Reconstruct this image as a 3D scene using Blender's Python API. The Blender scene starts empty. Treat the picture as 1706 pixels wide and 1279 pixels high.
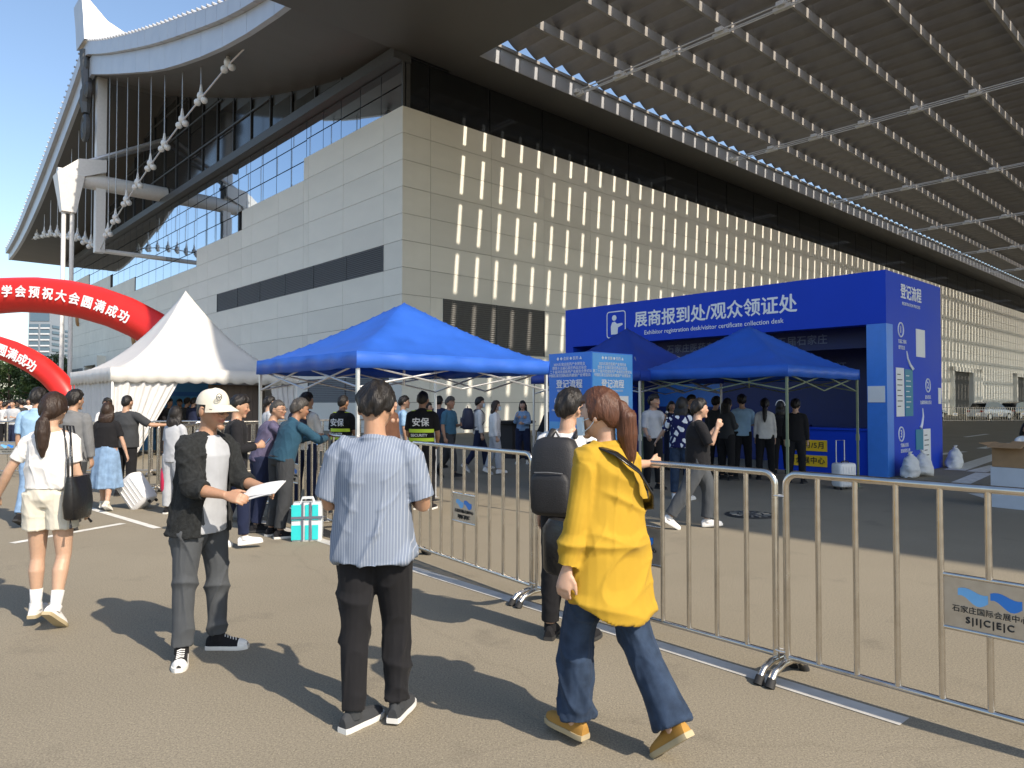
import bpy, bmesh, math, random
import numpy as np
from mathutils import Vector, Matrix
random.seed(7)
R_ = math.radians
SC = bpy.context.scene
COL = SC.collection
# ------------------------------------------------------------------ camera, sky, sun, exposure
F_PX, CX, CY, HOR, CAM_H = 1195.0, 853.0, 639.5, 670.0, 1.64
PITCH = math.atan((HOR - CY) / F_PX)
cam = bpy.data.cameras.new('camera'); camo = bpy.data.objects.new('camera', cam); COL.objects.link(camo)
cam.sensor_width = 36.0; cam.lens = 36.0 * F_PX / 1706.0
cam.clip_start = 0.05; cam.clip_end = 4000
camo.location = (0, 0, CAM_H); camo.rotation_euler = (math.pi / 2 + PITCH, 0, 0)
SC.camera = camo
SUN_AZ, SUN_EL = R_(46.5), R_(41.0)          # azimuth measured from -Y towards +X
TO_SUN = Vector((math.sin(SUN_AZ) * math.cos(SUN_EL), -math.cos(SUN_AZ) * math.cos(SUN_EL), math.sin(SUN_EL)))
w = bpy.data.worlds.new('World'); SC.world = w; w.use_nodes = True
nt = w.node_tree; bg = nt.nodes['Background']
sky = nt.nodes.new('ShaderNodeTexSky'); sky.sky_type = 'NISHITA'; sky.sun_disc = False
sky.sun_elevation = SUN_EL; sky.sun_rotation = math.atan2(TO_SUN.x, TO_SUN.y)
sky.air_density = 1.1; sky.dust_density = 1.3; sky.ozone_density = 1.6; sky.altitude = 50
nt.links.new(sky.outputs[0], bg.inputs[0]); bg.inputs[1].default_value = 0.14
sun = bpy.data.lights.new('sun', 'SUN'); sun.energy = 3.7; sun.angle = R_(0.55); sun.color = (1.0, 0.88, 0.73)
suno = bpy.data.objects.new('sun', sun); COL.objects.link(suno)
suno.rotation_euler = TO_SUN.to_track_quat('Z', 'Y').to_euler(); suno.location = (20, -20, 40)
SC.view_settings.view_transform = 'Standard'; SC.view_settings.look = 'None'
SC.view_settings.exposure = 0.68; SC.view_settings.gamma = 1.0
SC.render.engine = 'CYCLES'
SC.cycles.use_denoising = True; SC.cycles.max_bounces = 7; SC.cycles.diffuse_bounces = 4
SC.cycles.glossy_bounces = 4; SC.cycles.caustics_reflective = False; SC.cycles.caustics_refractive = False

# ------------------------------------------------------------------ helpers
def gp(px, py, z=0.0):
    """world point on the plane at height z seen at a photo pixel"""
    d = Vector(((px - CX) / F_PX, 1.0, (CY - py) / F_PX))
    c, s = math.cos(PITCH), math.sin(PITCH)
    d = Vector((d.x, d.y * c - d.z * s, d.y * s + d.z * c))
    t = (z - CAM_H) / d.z
    return Vector((d.x * t, d.y * t, z))
RU = Vector((0.7354, 0.6776, 0)); RV = Vector((-0.6776, 0.7354, 0))   # the hall's two axes
TH = math.atan2(RU.y, RU.x)
HALL_C = Vector((-5.54, 36.0, 0))
def put(o, label=None, cat=None, group=None, kind=None):
    if label: o['label'] = label
    if cat: o['category'] = cat
    if group: o['group'] = group
    if kind: o['kind'] = kind
    return o
def empty(name, loc=(0, 0, 0), rz=0.0, parent=None):
    o = bpy.data.objects.new(name, None); COL.objects.link(o)
    o.location = loc; o.rotation_euler = (0, 0, rz); o.empty_display_size = 0.1
    if parent: o.parent = parent
    return o
def link(name, me, parent=None, loc=None, rot=None, scale=None):
    o = bpy.data.objects.new(name, me); COL.objects.link(o)
    if parent: o.parent = parent
    if loc is not None: o.location = loc
    if rot is not None: o.rotation_euler = rot
    if scale is not None: o.scale = scale
    return o
def copy_tree(o, parent=None):
    c = o.copy(); COL.objects.link(c); c.parent = parent
    for ch in list(o.children): copy_tree(ch, c)
    return c
class MB:
    def __init__(s): s.v = []; s.f = []; s.m = []
    def add(s, vs, fs, mi=0):
        b = len(s.v); s.v += [tuple(p) for p in vs]
        s.f += [tuple(i + b for i in f) for f in fs]; s.m += [mi] * len(fs); return s
    def box(s, lo, hi, mi=0):
        x0, y0, z0 = lo; x1, y1, z1 = hi
        return s.add([(x0,y0,z0),(x1,y0,z0),(x1,y1,z0),(x0,y1,z0),(x0,y0,z1),(x1,y0,z1),(x1,y1,z1),(x0,y1,z1)],
              [(3,2,1,0),(4,5,6,7),(0,1,5,4),(1,2,6,5),(2,3,7,6),(3,0,4,7)], mi)
    def obox(s, c, ax, ay, az, mi=0):
        c, ax, ay, az = map(Vector, (c, ax, ay, az))
        P = [c + ax*i + ay*j + az*k for k in (-1, 1) for i, j in ((-1,-1),(1,-1),(1,1),(-1,1))]
        return s.add(P, [(3,2,1,0),(4,5,6,7),(0,1,5,4),(1,2,6,5),(2,3,7,6),(3,0,4,7)], mi)
    def prism(s, poly, vec, mi=0):
        n = len(poly); vec = Vector(vec); P = [Vector(p) for p in poly]
        return s.add(P + [p + vec for p in P], [tuple(range(n - 1, -1, -1)), tuple(range(n, 2*n))] +
              [(i, (i+1) % n, (i+1) % n + n, i + n) for i in range(n)], mi)
    def loft(s, rings, mi=0, caps=True):
        n = len(rings[0]); V = [p for r in rings for p in r]; Fc = []
        for k in range(len(rings) - 1):
            for i in range(n):
                j = (i + 1) % n
                Fc.append((k*n + i, k*n + j, (k+1)*n + j, (k+1)*n + i))
        if caps:
            Fc.append(tuple(range(n - 1, -1, -1))); b = (len(rings) - 1) * n
            Fc.append(tuple(range(b, b + n)))
        return s.add(V, Fc, mi)
    def tube(s, pts, r, n=8, mi=0, caps=True, up=None, sq=1.0, closed=False):
        """round tube along a polyline; r a number or one per point; sq flattens it across 'up'"""
        P = [Vector(p) for p in pts]; k = len(P)
        rr = list(r) if hasattr(r, '__len__') else [r] * k
        T = []
        for i in range(k):
            if closed: a, b = P[i-1], P[(i+1) % k]
            else: a, b = P[max(i-1, 0)], P[min(i+1, k-1)]
            t = (b - a); T.append(t.normalized() if t.length > 1e-9 else Vector((0, 0, 1)))
        u = Vector(up) if up is not None else (Vector((0, 0, 1)) if abs(T[0].z) < .9 else Vector((0, 1, 0)))
        rings = []
        for i in range(k):
            x = T[i].cross(u)
            if x.length < 1e-6: x = T[i].orthogonal()
            x.normalize(); y = x.cross(T[i]).normalized(); u = y
            rings.append([P[i] + (x * math.cos(a) + y * math.sin(a) * sq) * rr[i] for a in [2*math.pi*q/n for q in range(n)]])
        if closed: rings.append(rings[0]); caps = False
        return s.loft(rings, mi, caps)
    def ball(s, c, rx, ry=None, rz=None, n=12, m=8, mi=0, rot=None):
        ry = ry or rx; rz = rz or rx; c = Vector(c); rings = []
        for k in range(m + 1):
            a = math.pi * k / m; q = max(math.sin(a), .02)
            ring = [Vector((rx*q*math.cos(t), ry*q*math.sin(t), -rz*math.cos(a))) for t in [2*math.pi*i/n for i in range(n)]]
            rings.append([c + (rot @ p if rot else p) for p in ring])
        return s.loft(rings, mi)
    def mesh(s, name, mats, smooth=False, fix=True):
        me = bpy.data.meshes.new(name); me.from_pydata(s.v, [], s.f)
        for m in (mats if isinstance(mats, (list, tuple)) else [mats]): me.materials.append(m)
        me.polygons.foreach_set('material_index', s.m)
        if fix:
            bm = bmesh.new(); bm.from_mesh(me); bmesh.ops.recalc_face_normals(bm, faces=bm.faces); bm.to_mesh(me); bm.free()
        if smooth: me.shade_smooth() if smooth is True else me.shade_smooth()
        if smooth and smooth is not True: me.set_sharp_from_angle(angle=R_(smooth))
        me.update(); return me
    def build(s, name, mats, parent=None, smooth=False, **k):
        return link(name, s.mesh(name, mats, smooth), parent, **k)

# ------------------------------------------------------------------ materials
MATS = {}
def mat(name, col, rough=.6, metal=0.0, var=.12, vscale=6.0, bump=0.0, bscale=60.0, spec=.5, stretch=None, trans=0.0, coords='Object', coat=0.0, sheen=0.0, detail=4.0, var2=0.0, v2scale=.6):
    if name in MATS: return MATS[name]
    m = bpy.data.materials.new(name); m.use_nodes = True; N = m.node_tree.nodes; L = m.node_tree.links
    b = N['Principled BSDF']; b.inputs['Roughness'].default_value = rough; b.inputs['Metallic'].default_value = metal
    b.inputs['Specular IOR Level'].default_value = spec
    if coat: b.inputs['Coat Weight'].default_value = coat; b.inputs['Coat Roughness'].default_value = .12
    if sheen: b.inputs['Sheen Weight'].default_value = sheen; b.inputs['Sheen Roughness'].default_value = .5
    c = tuple(col) + (1,) if len(col) == 3 else col
    b.inputs['Base Color'].default_value = c
    tc = N.new('ShaderNodeTexCoord'); src = tc.outputs[coords]
    if stretch:
        mp = N.new('ShaderNodeMapping'); mp.inputs['Scale'].default_value = stretch; L.new(src, mp.inputs[0]); src = mp.outputs[0]
    colout = None
    if var:
        n = N.new('ShaderNodeTexNoise'); n.inputs['Scale'].default_value = vscale; n.inputs['Detail'].default_value = detail
        L.new(src, n.inputs['Vector'])
        mr = N.new('ShaderNodeMapRange'); mr.inputs[1].default_value = .25; mr.inputs[2].default_value = .75
        mr.inputs[3].default_value = 1 - var; mr.inputs[4].default_value = 1 + var; L.new(n.outputs[0], mr.inputs[0])
        mx = N.new('ShaderNodeMix'); mx.data_type = 'RGBA'; mx.blend_type = 'MULTIPLY'; mx.inputs[0].default_value = 1
        mx.inputs[6].default_value = c; L.new(mr.outputs[0], mx.inputs[7]); colout = mx.outputs[2]
        rm = N.new('ShaderNodeMapRange'); rm.inputs[3].default_value = max(rough - .08, .02); rm.inputs[4].default_value = min(rough + .08, 1)
        L.new(n.outputs[0], rm.inputs[0]); L.new(rm.outputs[0], b.inputs['Roughness'])
        if var2:
            n2 = N.new('ShaderNodeTexNoise'); n2.inputs['Scale'].default_value = v2scale; n2.inputs['Detail'].default_value = 3
            L.new(tc.outputs[coords], n2.inputs['Vector'])
            m2 = N.new('ShaderNodeMapRange'); m2.inputs[1].default_value = .3; m2.inputs[2].default_value = .7
            m2.inputs[3].default_value = 1 - var2; m2.inputs[4].default_value = 1 + var2; L.new(n2.outputs[0], m2.inputs[0])
            x2 = N.new('ShaderNodeMix'); x2.data_type = 'RGBA'; x2.blend_type = 'MULTIPLY'; x2.inputs[0].default_value = 1
            L.new(colout, x2.inputs[6]); L.new(m2.outputs[0], x2.inputs[7]); colout = x2.outputs[2]
        L.new(colout, b.inputs['Base Color'])
    if bump:
        n = N.new('ShaderNodeTexNoise'); n.inputs['Scale'].default_value = bscale; n.inputs['Detail'].default_value = 3
        L.new(src, n.inputs['Vector'])
        bp = N.new('ShaderNodeBump'); bp.inputs['Strength'].default_value = bump; bp.inputs['Distance'].default_value = .01
        L.new(n.outputs[0], bp.inputs['Height']); L.new(bp.outputs[0], b.inputs['Normal'])
    if trans:
        out = N['Material Output']; tr = N.new('ShaderNodeBsdfTranslucent'); mxs = N.new('ShaderNodeMixShader'); mxs.inputs[0].default_value = trans
        if colout: L.new(colout, tr.inputs[0])
        else: tr.inputs[0].default_value = c
        L.new(b.outputs[0], mxs.inputs[1]); L.new(tr.outputs[0], mxs.inputs[2]); L.new(mxs.outputs[0], out.inputs[0])
    MATS[name] = m; return m
UNIT = {}
def unit_box(m):
    """a shared 1 m cube, scaled by the object that uses it"""
    if m.name not in UNIT: UNIT[m.name] = MB().box((-.5, -.5, -.5), (.5, .5, .5)).mesh('unit_' + m.name, m)
    return UNIT[m.name]
def bx(name, m, lo, hi, parent, rot=None):
    c = [(a + b) / 2 for a, b in zip(lo, hi)]; d = [b - a for a, b in zip(lo, hi)]
    return link(name, unit_box(m), parent, loc=c, scale=d, rot=rot)
def text_mesh(txt, size, bold=0.0, extrude=.002, align='CENTER', sx=1.0, mat_=None, space=1.0):
    cu = bpy.data.curves.new('text', 'FONT'); cu.body = txt; cu.size = size; cu.extrude = extrude
    cu.align_x = align; cu.align_y = 'CENTER'; cu.resolution_u = 3; cu.space_character = space
    o = bpy.data.objects.new('text_tmp', cu); COL.objects.link(o)
    me = bpy.data.meshes.new_from_object(o.evaluated_get(bpy.context.evaluated_depsgraph_get()))
    bpy.data.objects.remove(o); bpy.data.curves.remove(cu)
    if bold:
        n = len(me.vertices); co = np.empty(n*3); me.vertices.foreach_get('co', co); co = co.reshape(-1, 3); b_ = bold * size
        fs = [tuple(p.vertices) for p in me.polygons]; V, Fc = [], []
        for k, (dx, dy) in enumerate(((0, 0), (b_, 0), (-b_, 0), (0, b_), (0, -b_))):
            V += [tuple(c) for c in co + np.array((dx, dy, .0007*k))]; Fc += [tuple(i + n*k for i in f) for f in fs]
        bpy.data.meshes.remove(me); me = bpy.data.meshes.new('text'); me.from_pydata(V, [], Fc); me.update()
    if sx != 1.0:
        for v in me.vertices: v.co.x *= sx
    me.materials.clear(); me.materials.append(mat_)
    return me
TXT = {}
def text(name, txt, size, m, parent, loc, rot, bold=.0, sx=1.0, align='CENTER', space=1.0):
    k = (txt, size, m.name, bold, sx, align, space)
    if k not in TXT: TXT[k] = text_mesh(txt, size, bold, .002, align, sx, m, space)
    return link(name, TXT[k], parent, loc=loc, rot=rot)
# ================================================================== MATERIALS OF THE SETTING
def asphalt():
    m = bpy.data.materials.new('asphalt'); m.use_nodes = True; N = m.node_tree.nodes; L = m.node_tree.links; b = N['Principled BSDF']
    tc = N.new('ShaderNodeTexCoord'); O = tc.outputs['Object']
    def noise(sc, det=3, ro=.55):
        n = N.new('ShaderNodeTexNoise'); n.inputs['Scale'].default_value = sc; n.inputs['Detail'].default_value = det
        n.inputs['Roughness'].default_value = ro; L.new(O, n.inputs['Vector']); return n.outputs[0]
    def ramp(src, stops):
        r = N.new('ShaderNodeValToRGB'); e = r.color_ramp.elements
        while len(e) < len(stops): e.new(.5)
        for q, (p, c) in zip(e, stops): q.position = p; q.color = c + (1,) if len(c) == 3 else c
        L.new(src, r.inputs[0]); return r.outputs[0]
    def mul(a, b_, f=1.0, mode='MULTIPLY'):
        x = N.new('ShaderNodeMix'); x.data_type = 'RGBA'; x.blend_type = mode; x.inputs[0].default_value = f
        L.new(a, x.inputs[6]); L.new(b_, x.inputs[7]); return x.outputs[2]
    base = ramp(noise(.35, 5, .6), [(.3, (.226, .199, .149)), (.7, (.268, .237, .180))])
    stain = ramp(noise(1.7, 6, .65), [(.28, (.80, .80, .81)), (.42, (1, 1, 1)), (.66, (1, 1, 1)), (.8, (1.08, 1.06, 1.03))])
    grit = ramp(noise(120, 2, .85), [(.30, (.42, .42, .43)), (.46, (1, 1, 1)), (.56, (1.03, 1.03, 1.0)), (.70, (1.75, 1.72, 1.65))])
    grit2 = ramp(noise(70, 2, .7), [(.3, (.8, .8, .8)), (.7, (1.16, 1.16, 1.16))])
    v = N.new('ShaderNodeTexVoronoi'); v.feature = 'DISTANCE_TO_EDGE'; v.inputs['Scale'].default_value = .16; v.inputs['Randomness'].default_value = 1
    wp = N.new('ShaderNodeVectorMath'); wp.operation = 'ADD'
    nz = N.new('ShaderNodeTexNoise'); nz.inputs['Scale'].default_value = .8; nz.inputs['Detail'].default_value = 5; L.new(O, nz.inputs['Vector'])
    L.new(O, wp.inputs[0]); L.new(nz.outputs['Color'], wp.inputs[1]); L.new(wp.outputs[0], v.inputs['Vector'])
    crack = ramp(v.outputs['Distance'], [(.0, (.62, .61, .6)), (.0022, (.7, .7, .7)), (.004, (1, 1, 1)), (1, (1, 1, 1))])
    c = mul(mul(mul(mul(base, stain), grit, .85), grit2), crack, .22)
    L.new(c, b.inputs['Base Color']); b.inputs['Roughness'].default_value = .88; b.inputs['Specular IOR Level'].default_value = .25
    bp = N.new('ShaderNodeBump'); bp.inputs['Strength'].default_value = .45; bp.inputs['Distance'].default_value = .006
    L.new(noise(150, 3, .7), bp.inputs['Height']); L.new(bp.outputs[0], b.inputs['Normal'])
    return m
M_ASPH = asphalt()
M_PANEL = mat('stone_panel', (.77, .755, .68), .55, var=.05, vscale=1.2, bump=.05, bscale=40, coords='Object', var2=.05, v2scale=.4)
M_PANEL2 = mat('stone_panel_second_batch', (.74, .725, .655), .55, var=.05, vscale=1.2, bump=.05, bscale=40)
M_PANEL3 = mat('stone_panel_third_batch', (.79, .775, .70), .55, var=.05, vscale=1.2, bump=.05, bscale=40)
M_JOINT = mat('wall_backing', (.10, .10, .095), .8)
M_LOUV = mat('louvre_metal', (.17, .17, .165), .5, .3)
M_GLASS = mat('gable_glass', (.50, .57, .66), .03, 1.0, var=0)
M_DKGLASS = mat('dark_glass', (.012, .014, .016), .08, 0, var=0, spec=.6)
M_MULL = mat('mullion_metal', (.08, .085, .09), .5, .4)
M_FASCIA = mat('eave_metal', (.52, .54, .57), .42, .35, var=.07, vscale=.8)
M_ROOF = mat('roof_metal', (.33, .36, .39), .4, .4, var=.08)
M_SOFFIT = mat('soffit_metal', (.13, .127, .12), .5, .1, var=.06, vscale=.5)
M_CREAM = mat('ridge_stone', (.72, .68, .6), .6)
M_WHITE = mat('white_steel', (.74, .74, .72), .45, var=.05)
M_STEEL = mat('galvanised_steel', (.55, .56, .56), .4, .6, var=.1)
M_DARKST = mat('dark_steel', (.09, .095, .10), .5, .4)
M_BLADE = mat('louvre_blade_sheet', (.27, .255, .24), .5, .15, var=.10, vscale=1.5)
M_PURL = mat('purlin_paint', (.33, .315, .295), .55, 0, var=.06)
M_PAINT = mat('road_paint', (.66, .65, .6), .75, var=.22, vscale=9, bump=.1)
M_CONC = mat('pale_concrete', (.47, .46, .43), .8, var=.16, vscale=7, bump=.15, bscale=90)

# ================================================================== GROUND
g = MB(); g.add([(-900, -300, 0), (900, -300, 0), (900, 1800, 0), (-900, 1800, 0)], [(0, 1, 2, 3)])
put(g.build('ground', M_ASPH), kind='structure')
BAR_D = Vector((.665, -.747, 0)).normalized(); BAR_N = Vector((-BAR_D.y, BAR_D.x, 0))
BAR_C = gp(1303, 1128)
def strip(name, a, b, wd, m, z=.004):
    a, b = Vector(a), Vector(b); d = (b - a).normalized(); n = Vector((-d.y, d.x, 0)) * wd / 2
    s = MB().add([(p.x, p.y, z) for p in (a - n, b - n, b + n, a + n)], [(0, 1, 2, 3)])
    return put(s.build(name, m), kind='structure')
# pale edging strip under the barrier line
strip('pavement_edging', BAR_C - BAR_D * 9.5 - BAR_N * .07, gp(1507, 1203), .13, M_CONC)
strip('pavement_edging', gp(20, 905), gp(205, 872), .12, M_PAINT)
strip('pavement_edging', gp(120, 838), gp(262, 880), .10, M_PAINT)
# road markings in the covered street
for a, b, wd in (((1590, 783), (1668, 757), .45), ((1600, 702), (1700, 700), .15), ((1608, 728), (1645, 723), .22), ((1634, 747), (1685, 738), .3),
                 ((1566, 757), (1604, 752), .3), ((1626, 786), (1662, 776), .4), ((1600, 805), (1640, 788), .35), ((1625, 822), (1662, 833), .25)):
    strip('road_marking', gp(*a), gp(*b), wd, M_PAINT)

# ================================================================== EXHIBITION HALL
hall = empty('exhibition_hall', HALL_C, TH)
put(hall, 'huge exhibition hall with pale panel walls, dark glass band and upturned gable roof', 'building')
ROW, ZT, ZG, ZS = 1.37, 16.7, 19.0, 19.4
LEN, WID = 190.0, 76.0
JOINTS_V = [0.0, 1.75] + [1.75 + 4.2 * i for i in range(1, 18)]
JOINTS_U = [0.0, 1.75] + [1.75 + 4.2 * i for i in range(1, 45)]
def wall_top(v):
    v = v if v < WID / 2 else WID - v
    return ZT if v < 10.8 else ZT - ROW if v < 20.3 else ZT - 2 * ROW if v < 29.4 else ZT - 3 * ROW
# backing walls (solid boxes just behind the panels)
bm_ = MB()
for a, b in ((0.06, 10.8), (10.8, 20.3), (20.3, 29.4), (29.4, 46.6), (46.6, 55.7), (55.7, 65.2), (65.2, WID)):
    bm_.box((.05, a, 0), (.5, b, wall_top((a + b) / 2) - .02))
bm_.box((.5, .06, 0), (LEN, .5, ZT - .02))
bm_.build('wall', M_JOINT, hall)
bx('wall', M_JOINT, (LEN, .06, 0), (LEN + .5, WID, ZT), hall)
pan_rest = MB(); n_pan = 0
def panel(axis, a, b, z0, z1, far):
    global n_pan
    gpp = .010
    lo = (0.0, a + gpp, z0 + gpp) if axis == 'v' else (a + gpp, 0.0, z0 + gpp)
    hi = (.045, b - gpp, z1 - gpp) if axis == 'v' else (b - gpp, .055, z1 - gpp)
    if far: pan_rest.box(lo, hi, 0)
    else:
        bx('wall_panel', random.choice((M_PANEL, M_PANEL, M_PANEL2, M_PANEL3)), lo, hi, hall); n_pan += 1
def fill_row(axis, joints, z0, z1, length, holes, top, farlimit):
    cuts = sorted(set([j for j in joints if j < length] + [length] + [h for q in holes for h in q if q] + [10.8, 20.3, 29.4, 46.6, 55.7, 65.2] * (axis == 'v')))
    for a, b in zip(cuts[:-1], cuts[1:]):
        mid = (a + b) / 2
        if b - a < .08 or any(h0 <= mid <= h1 for h0, h1 in holes): continue
        if top and z1 > top(mid) + .01: continue
        panel(axis, a if a > 0 else (0.0), b, z0, z1, mid > farlimit)
rows = [(ZT - (i + 1) * ROW, ZT - i * ROW) for i in range(12)]
DOOR_V = (58.0, 63.0)
for i, (z0, z1) in enumerate(rows):
    hv = []
    if i == 5: hv = [(1.75, 24.85)]
    if i == 10: hv = [(1.2, 10.0)]
    if i == 8: hv = [(66.0, 74.0)]
    if i >= 8: hv = hv + [DOOR_V]
    fill_row('v', JOINTS_V, z0, z1, WID, hv, wall_top, 46)
    hu = [(2.6, 10.15)] if i in (7, 8) else []
    if i >= 8: hu = hu + [(86, 94), (118, 124), (150, 158)]
    fill_row('u', [j for j in JOINTS_U if j >= 0], z0, z1, LEN, hu, None, 52)
pan_rest.box((.0, .0, 0), (.045, WID, .255)); pan_rest.box((.05, -.002, 0), (86, .05, .255)); pan_rest.box((94, -.002, 0), (LEN, .05, .255))
put(pan_rest.build('wall_panels_far', M_PANEL, hall), kind='stuff')
# louvre grilles: frame and separate slats
def louvre(axis, a, b, z0, z1, n):
    dep = .10
    lo = (.046, a, z0) if axis == 'v' else (a, .046, z0); hi = (.05, b, z1) if axis == 'v' else (b, .05, z1)
    root = bx('louvre_grille', M_MULL, lo, (hi[0] if axis == 'u' else .049, hi[1] if axis == 'v' else .049, hi[2]), hall)
    root.scale = (1, 1, 1); root.data = MB().box(lo, (hi[0] if axis == 'u' else .0495, hi[1] if axis == 'v' else .0495, hi[2])).mesh('grille', M_MULL); root.location = (0, 0, 0)
    h = (z1 - z0) / n
    for k in range(n):
        z = z0 + h * (k + .5)
        if axis == 'v':
            s = MB().prism([(-.02, a + .03, z - h*.48), (.0, a + .03, z - h*.48), (.044, a + .03, z + h*.36), (.024, a + .03, z + h*.36)], (0, b - a - .06, 0))
        else:
            s = MB().prism([(a + .03, -.02, z - h*.48), (a + .03, 0, z - h*.48), (a + .03, .044, z + h*.36), (a + .03, .024, z + h*.36)], (b - a - .06, 0, 0))
        s.build('slat', M_LOUV, root)
    # posts between the slat bays
    q = MB(); nb = max(1, round((b - a) / 3.9))
    for k in range(nb + 1):
        c = a + (b - a) * k / nb
        if axis == 'v': q.box((-.028, c - .03, z0), (.045, c + .03, z1))
        else: q.box((c - .03, -.028, z0), (c + .03, .045, z1))
    q.build('frame', M_MULL, root)
louvre('v', 1.75, 24.85, rows[5][0], rows[5][1], 13)
louvre('v', 1.2, 10.0, rows[10][0], rows[10][1], 13)
louvre('v', 66.0, 74.0, rows[8][0], rows[8][1], 9)
louvre('u', 2.6, 10.15, rows[8][0], rows[7][1], 24)
# service doors
for a, b in ((86, 94), (118, 124), (150, 158)):
    bx('door', M_DARKST, (a, .3, 0), (b, .48, rows[8][1]), hall)
    q = MB(); q.box((a - .6, -.5, 0), (a - .05, .04, rows[8][1] + .6)); q.box((b + .05, -.5, 0), (b + 4.5, .04, rows[8][1] + .6))
    q.box((a - .6, -.5, rows[8][1] + .002), (b + 4.5, .038, rows[8][1] + .598)); q.build('door_surround', M_PANEL, hall)
bx('door', M_STEEL, (.3, DOOR_V[0], 0), (.48, DOOR_V[1], rows[8][1]), hall)
q = MB(); q.box((-.8, DOOR_V[0] - .7, 0), (.03, DOOR_V[0] - .02, rows[8][1] + .02)); q.box((-.8, DOOR_V[1] + .02, 0), (.03, DOOR_V[1] + .7, rows[8][1] + .02)); q.box((-.8, DOOR_V[0] - .7, rows[8][1] + .022), (.032, DOOR_V[1] + .7, rows[8][1] + 1.0))
q.build('door_surround', M_PANEL3, hall)
# gable glazing: reflective panes between stepped wall and beam
NV = 36
bg_ = MB().box((.24, .06, ZT - 3*ROW), (.5, WID, ZG)); bg_.build('glazing_backing', M_MULL, hall)
for i in range(NV):
    a, b = WID * i / NV, WID * (i + 1) / NV
    z = ZG
    zt = wall_top((a + b) / 2)
    nr = max(1, round((ZG - zt) / ROW))
    for k in range(nr):
        z0 = zt + (ZG - zt) * k / nr; z1 = zt + (ZG - zt) * (k + 1) / nr
        bx('glass_pane', M_GLASS, (.06, a + .03, z0 + .035), (.10, b - .03, z1 - .035), hall, rot=(0, random.uniform(-.004, .004), random.uniform(-.004, .004)))
q = MB()
for i in range(1, NV): q.box((.10, WID*i/NV - .029, ZT - 3*ROW), (.20, WID*i/NV + .029, ZG))
q.build('mullion_grid', M_MULL, hall)
# dark beam ledge above the glazing
q = MB(); q.box((-.55, .0, ZG + .003), (.5, WID, ZG + .55)); q.build('beam', M_DARKST, hall)
# roof profile
PT = [(-3, 20.6), (0, 21.0), (6, 22.05), (11.4, 23.6), (18.8, 25.65), (25, 27.5), (32, 29.7), (38, 31.9)]
PB = [(-3, 19.42), (.5, 19.62), (5.5, 20.1), (11.4, 21.2), (18.8, 23.0), (30, 26.6), (38, 29.3)]
def interp(P, v):
    v = v if v <= 38 else 76 - v
    return float(np.interp(v, [p[0] for p in P], [p[1] for p in P]))
def smooth_prof(P, v): return sum(interp(P, v + d) for d in (-2.4, -1.2, 0, 1.2, 2.4)) / 5 if abs(v - 38) > 2.4 else interp(P, v)
EU = -6.1
VS = [i * 1.6 for i in range(-2, 50)]
VS = [v for v in VS if -3 <= v <= 79]
# upper dark glazed gallery under the soffit
for i in range(24):
    a, b = WID * i / 24, WID * (i + 1) / 24
    zt = min(smooth_prof(PB, a), smooth_prof(PB, b)) - .05
    z0 = ZG + .56; nr = max(1, round((zt - z0) / 2.6))
    for k in range(nr):
        za = z0 + (zt - z0) * k / nr; zb = z0 + (zt - z0) * (k + 1) / nr
        if zb - za > .25: bx('dark_pane', M_DKGLASS, (.12, a + .05, za + .05), (.16, b - .05, zb - .05), hall)
q = MB()
ring = [(.2, v, ZG + .4) for v in (0, 76)]
q.prism([(.2, 0.06, ZG + .3)] + [(.2, 76, ZG + .3)] + [(.2, v, smooth_prof(PB, v) + .1) for v in reversed([x for x in VS if 0 <= x <= 76])], (.3, 0, 0))
q.build('gable_backing', M_MULL, hall)
q = MB()
for i in range(25):
    v = WID * i / 24; q.box((.02, max(v - .05, .07), ZG + .552), (.118, v + .05, smooth_prof(PB, v) - .02))
for zz in (ZG + 3.1, ZG + 5.7, ZG + 8.3):
    inside = [v for v in np.arange(0, 76.1, .5) if smooth_prof(PB, v) > zz + .1]
    if inside: q.box((.03, inside[0], zz - .06), (.117, inside[-1], zz + .06))
q.build('gallery_frame', M_DARKST, hall)
# clerestory band on the long wall
for i in range(45):
    a, b = JOINTS_U[i], JOINTS_U[i + 1] if i + 1 < len(JOINTS_U) else LEN
    bx('clerestory_pane', M_DKGLASS, (a + .04 + (.12 if i == 0 else 0), .16, ZT + .06), (b - .04, .22, ZS - .04), hall)
bx('clerestory_backing', M_MULL, (.16, .24, ZT), (LEN, .6, ZS + .2), hall)
bx('corner_post', M_DARKST, (.02, .02, ZT + .003), (.14, .14, ZS), hall)
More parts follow.
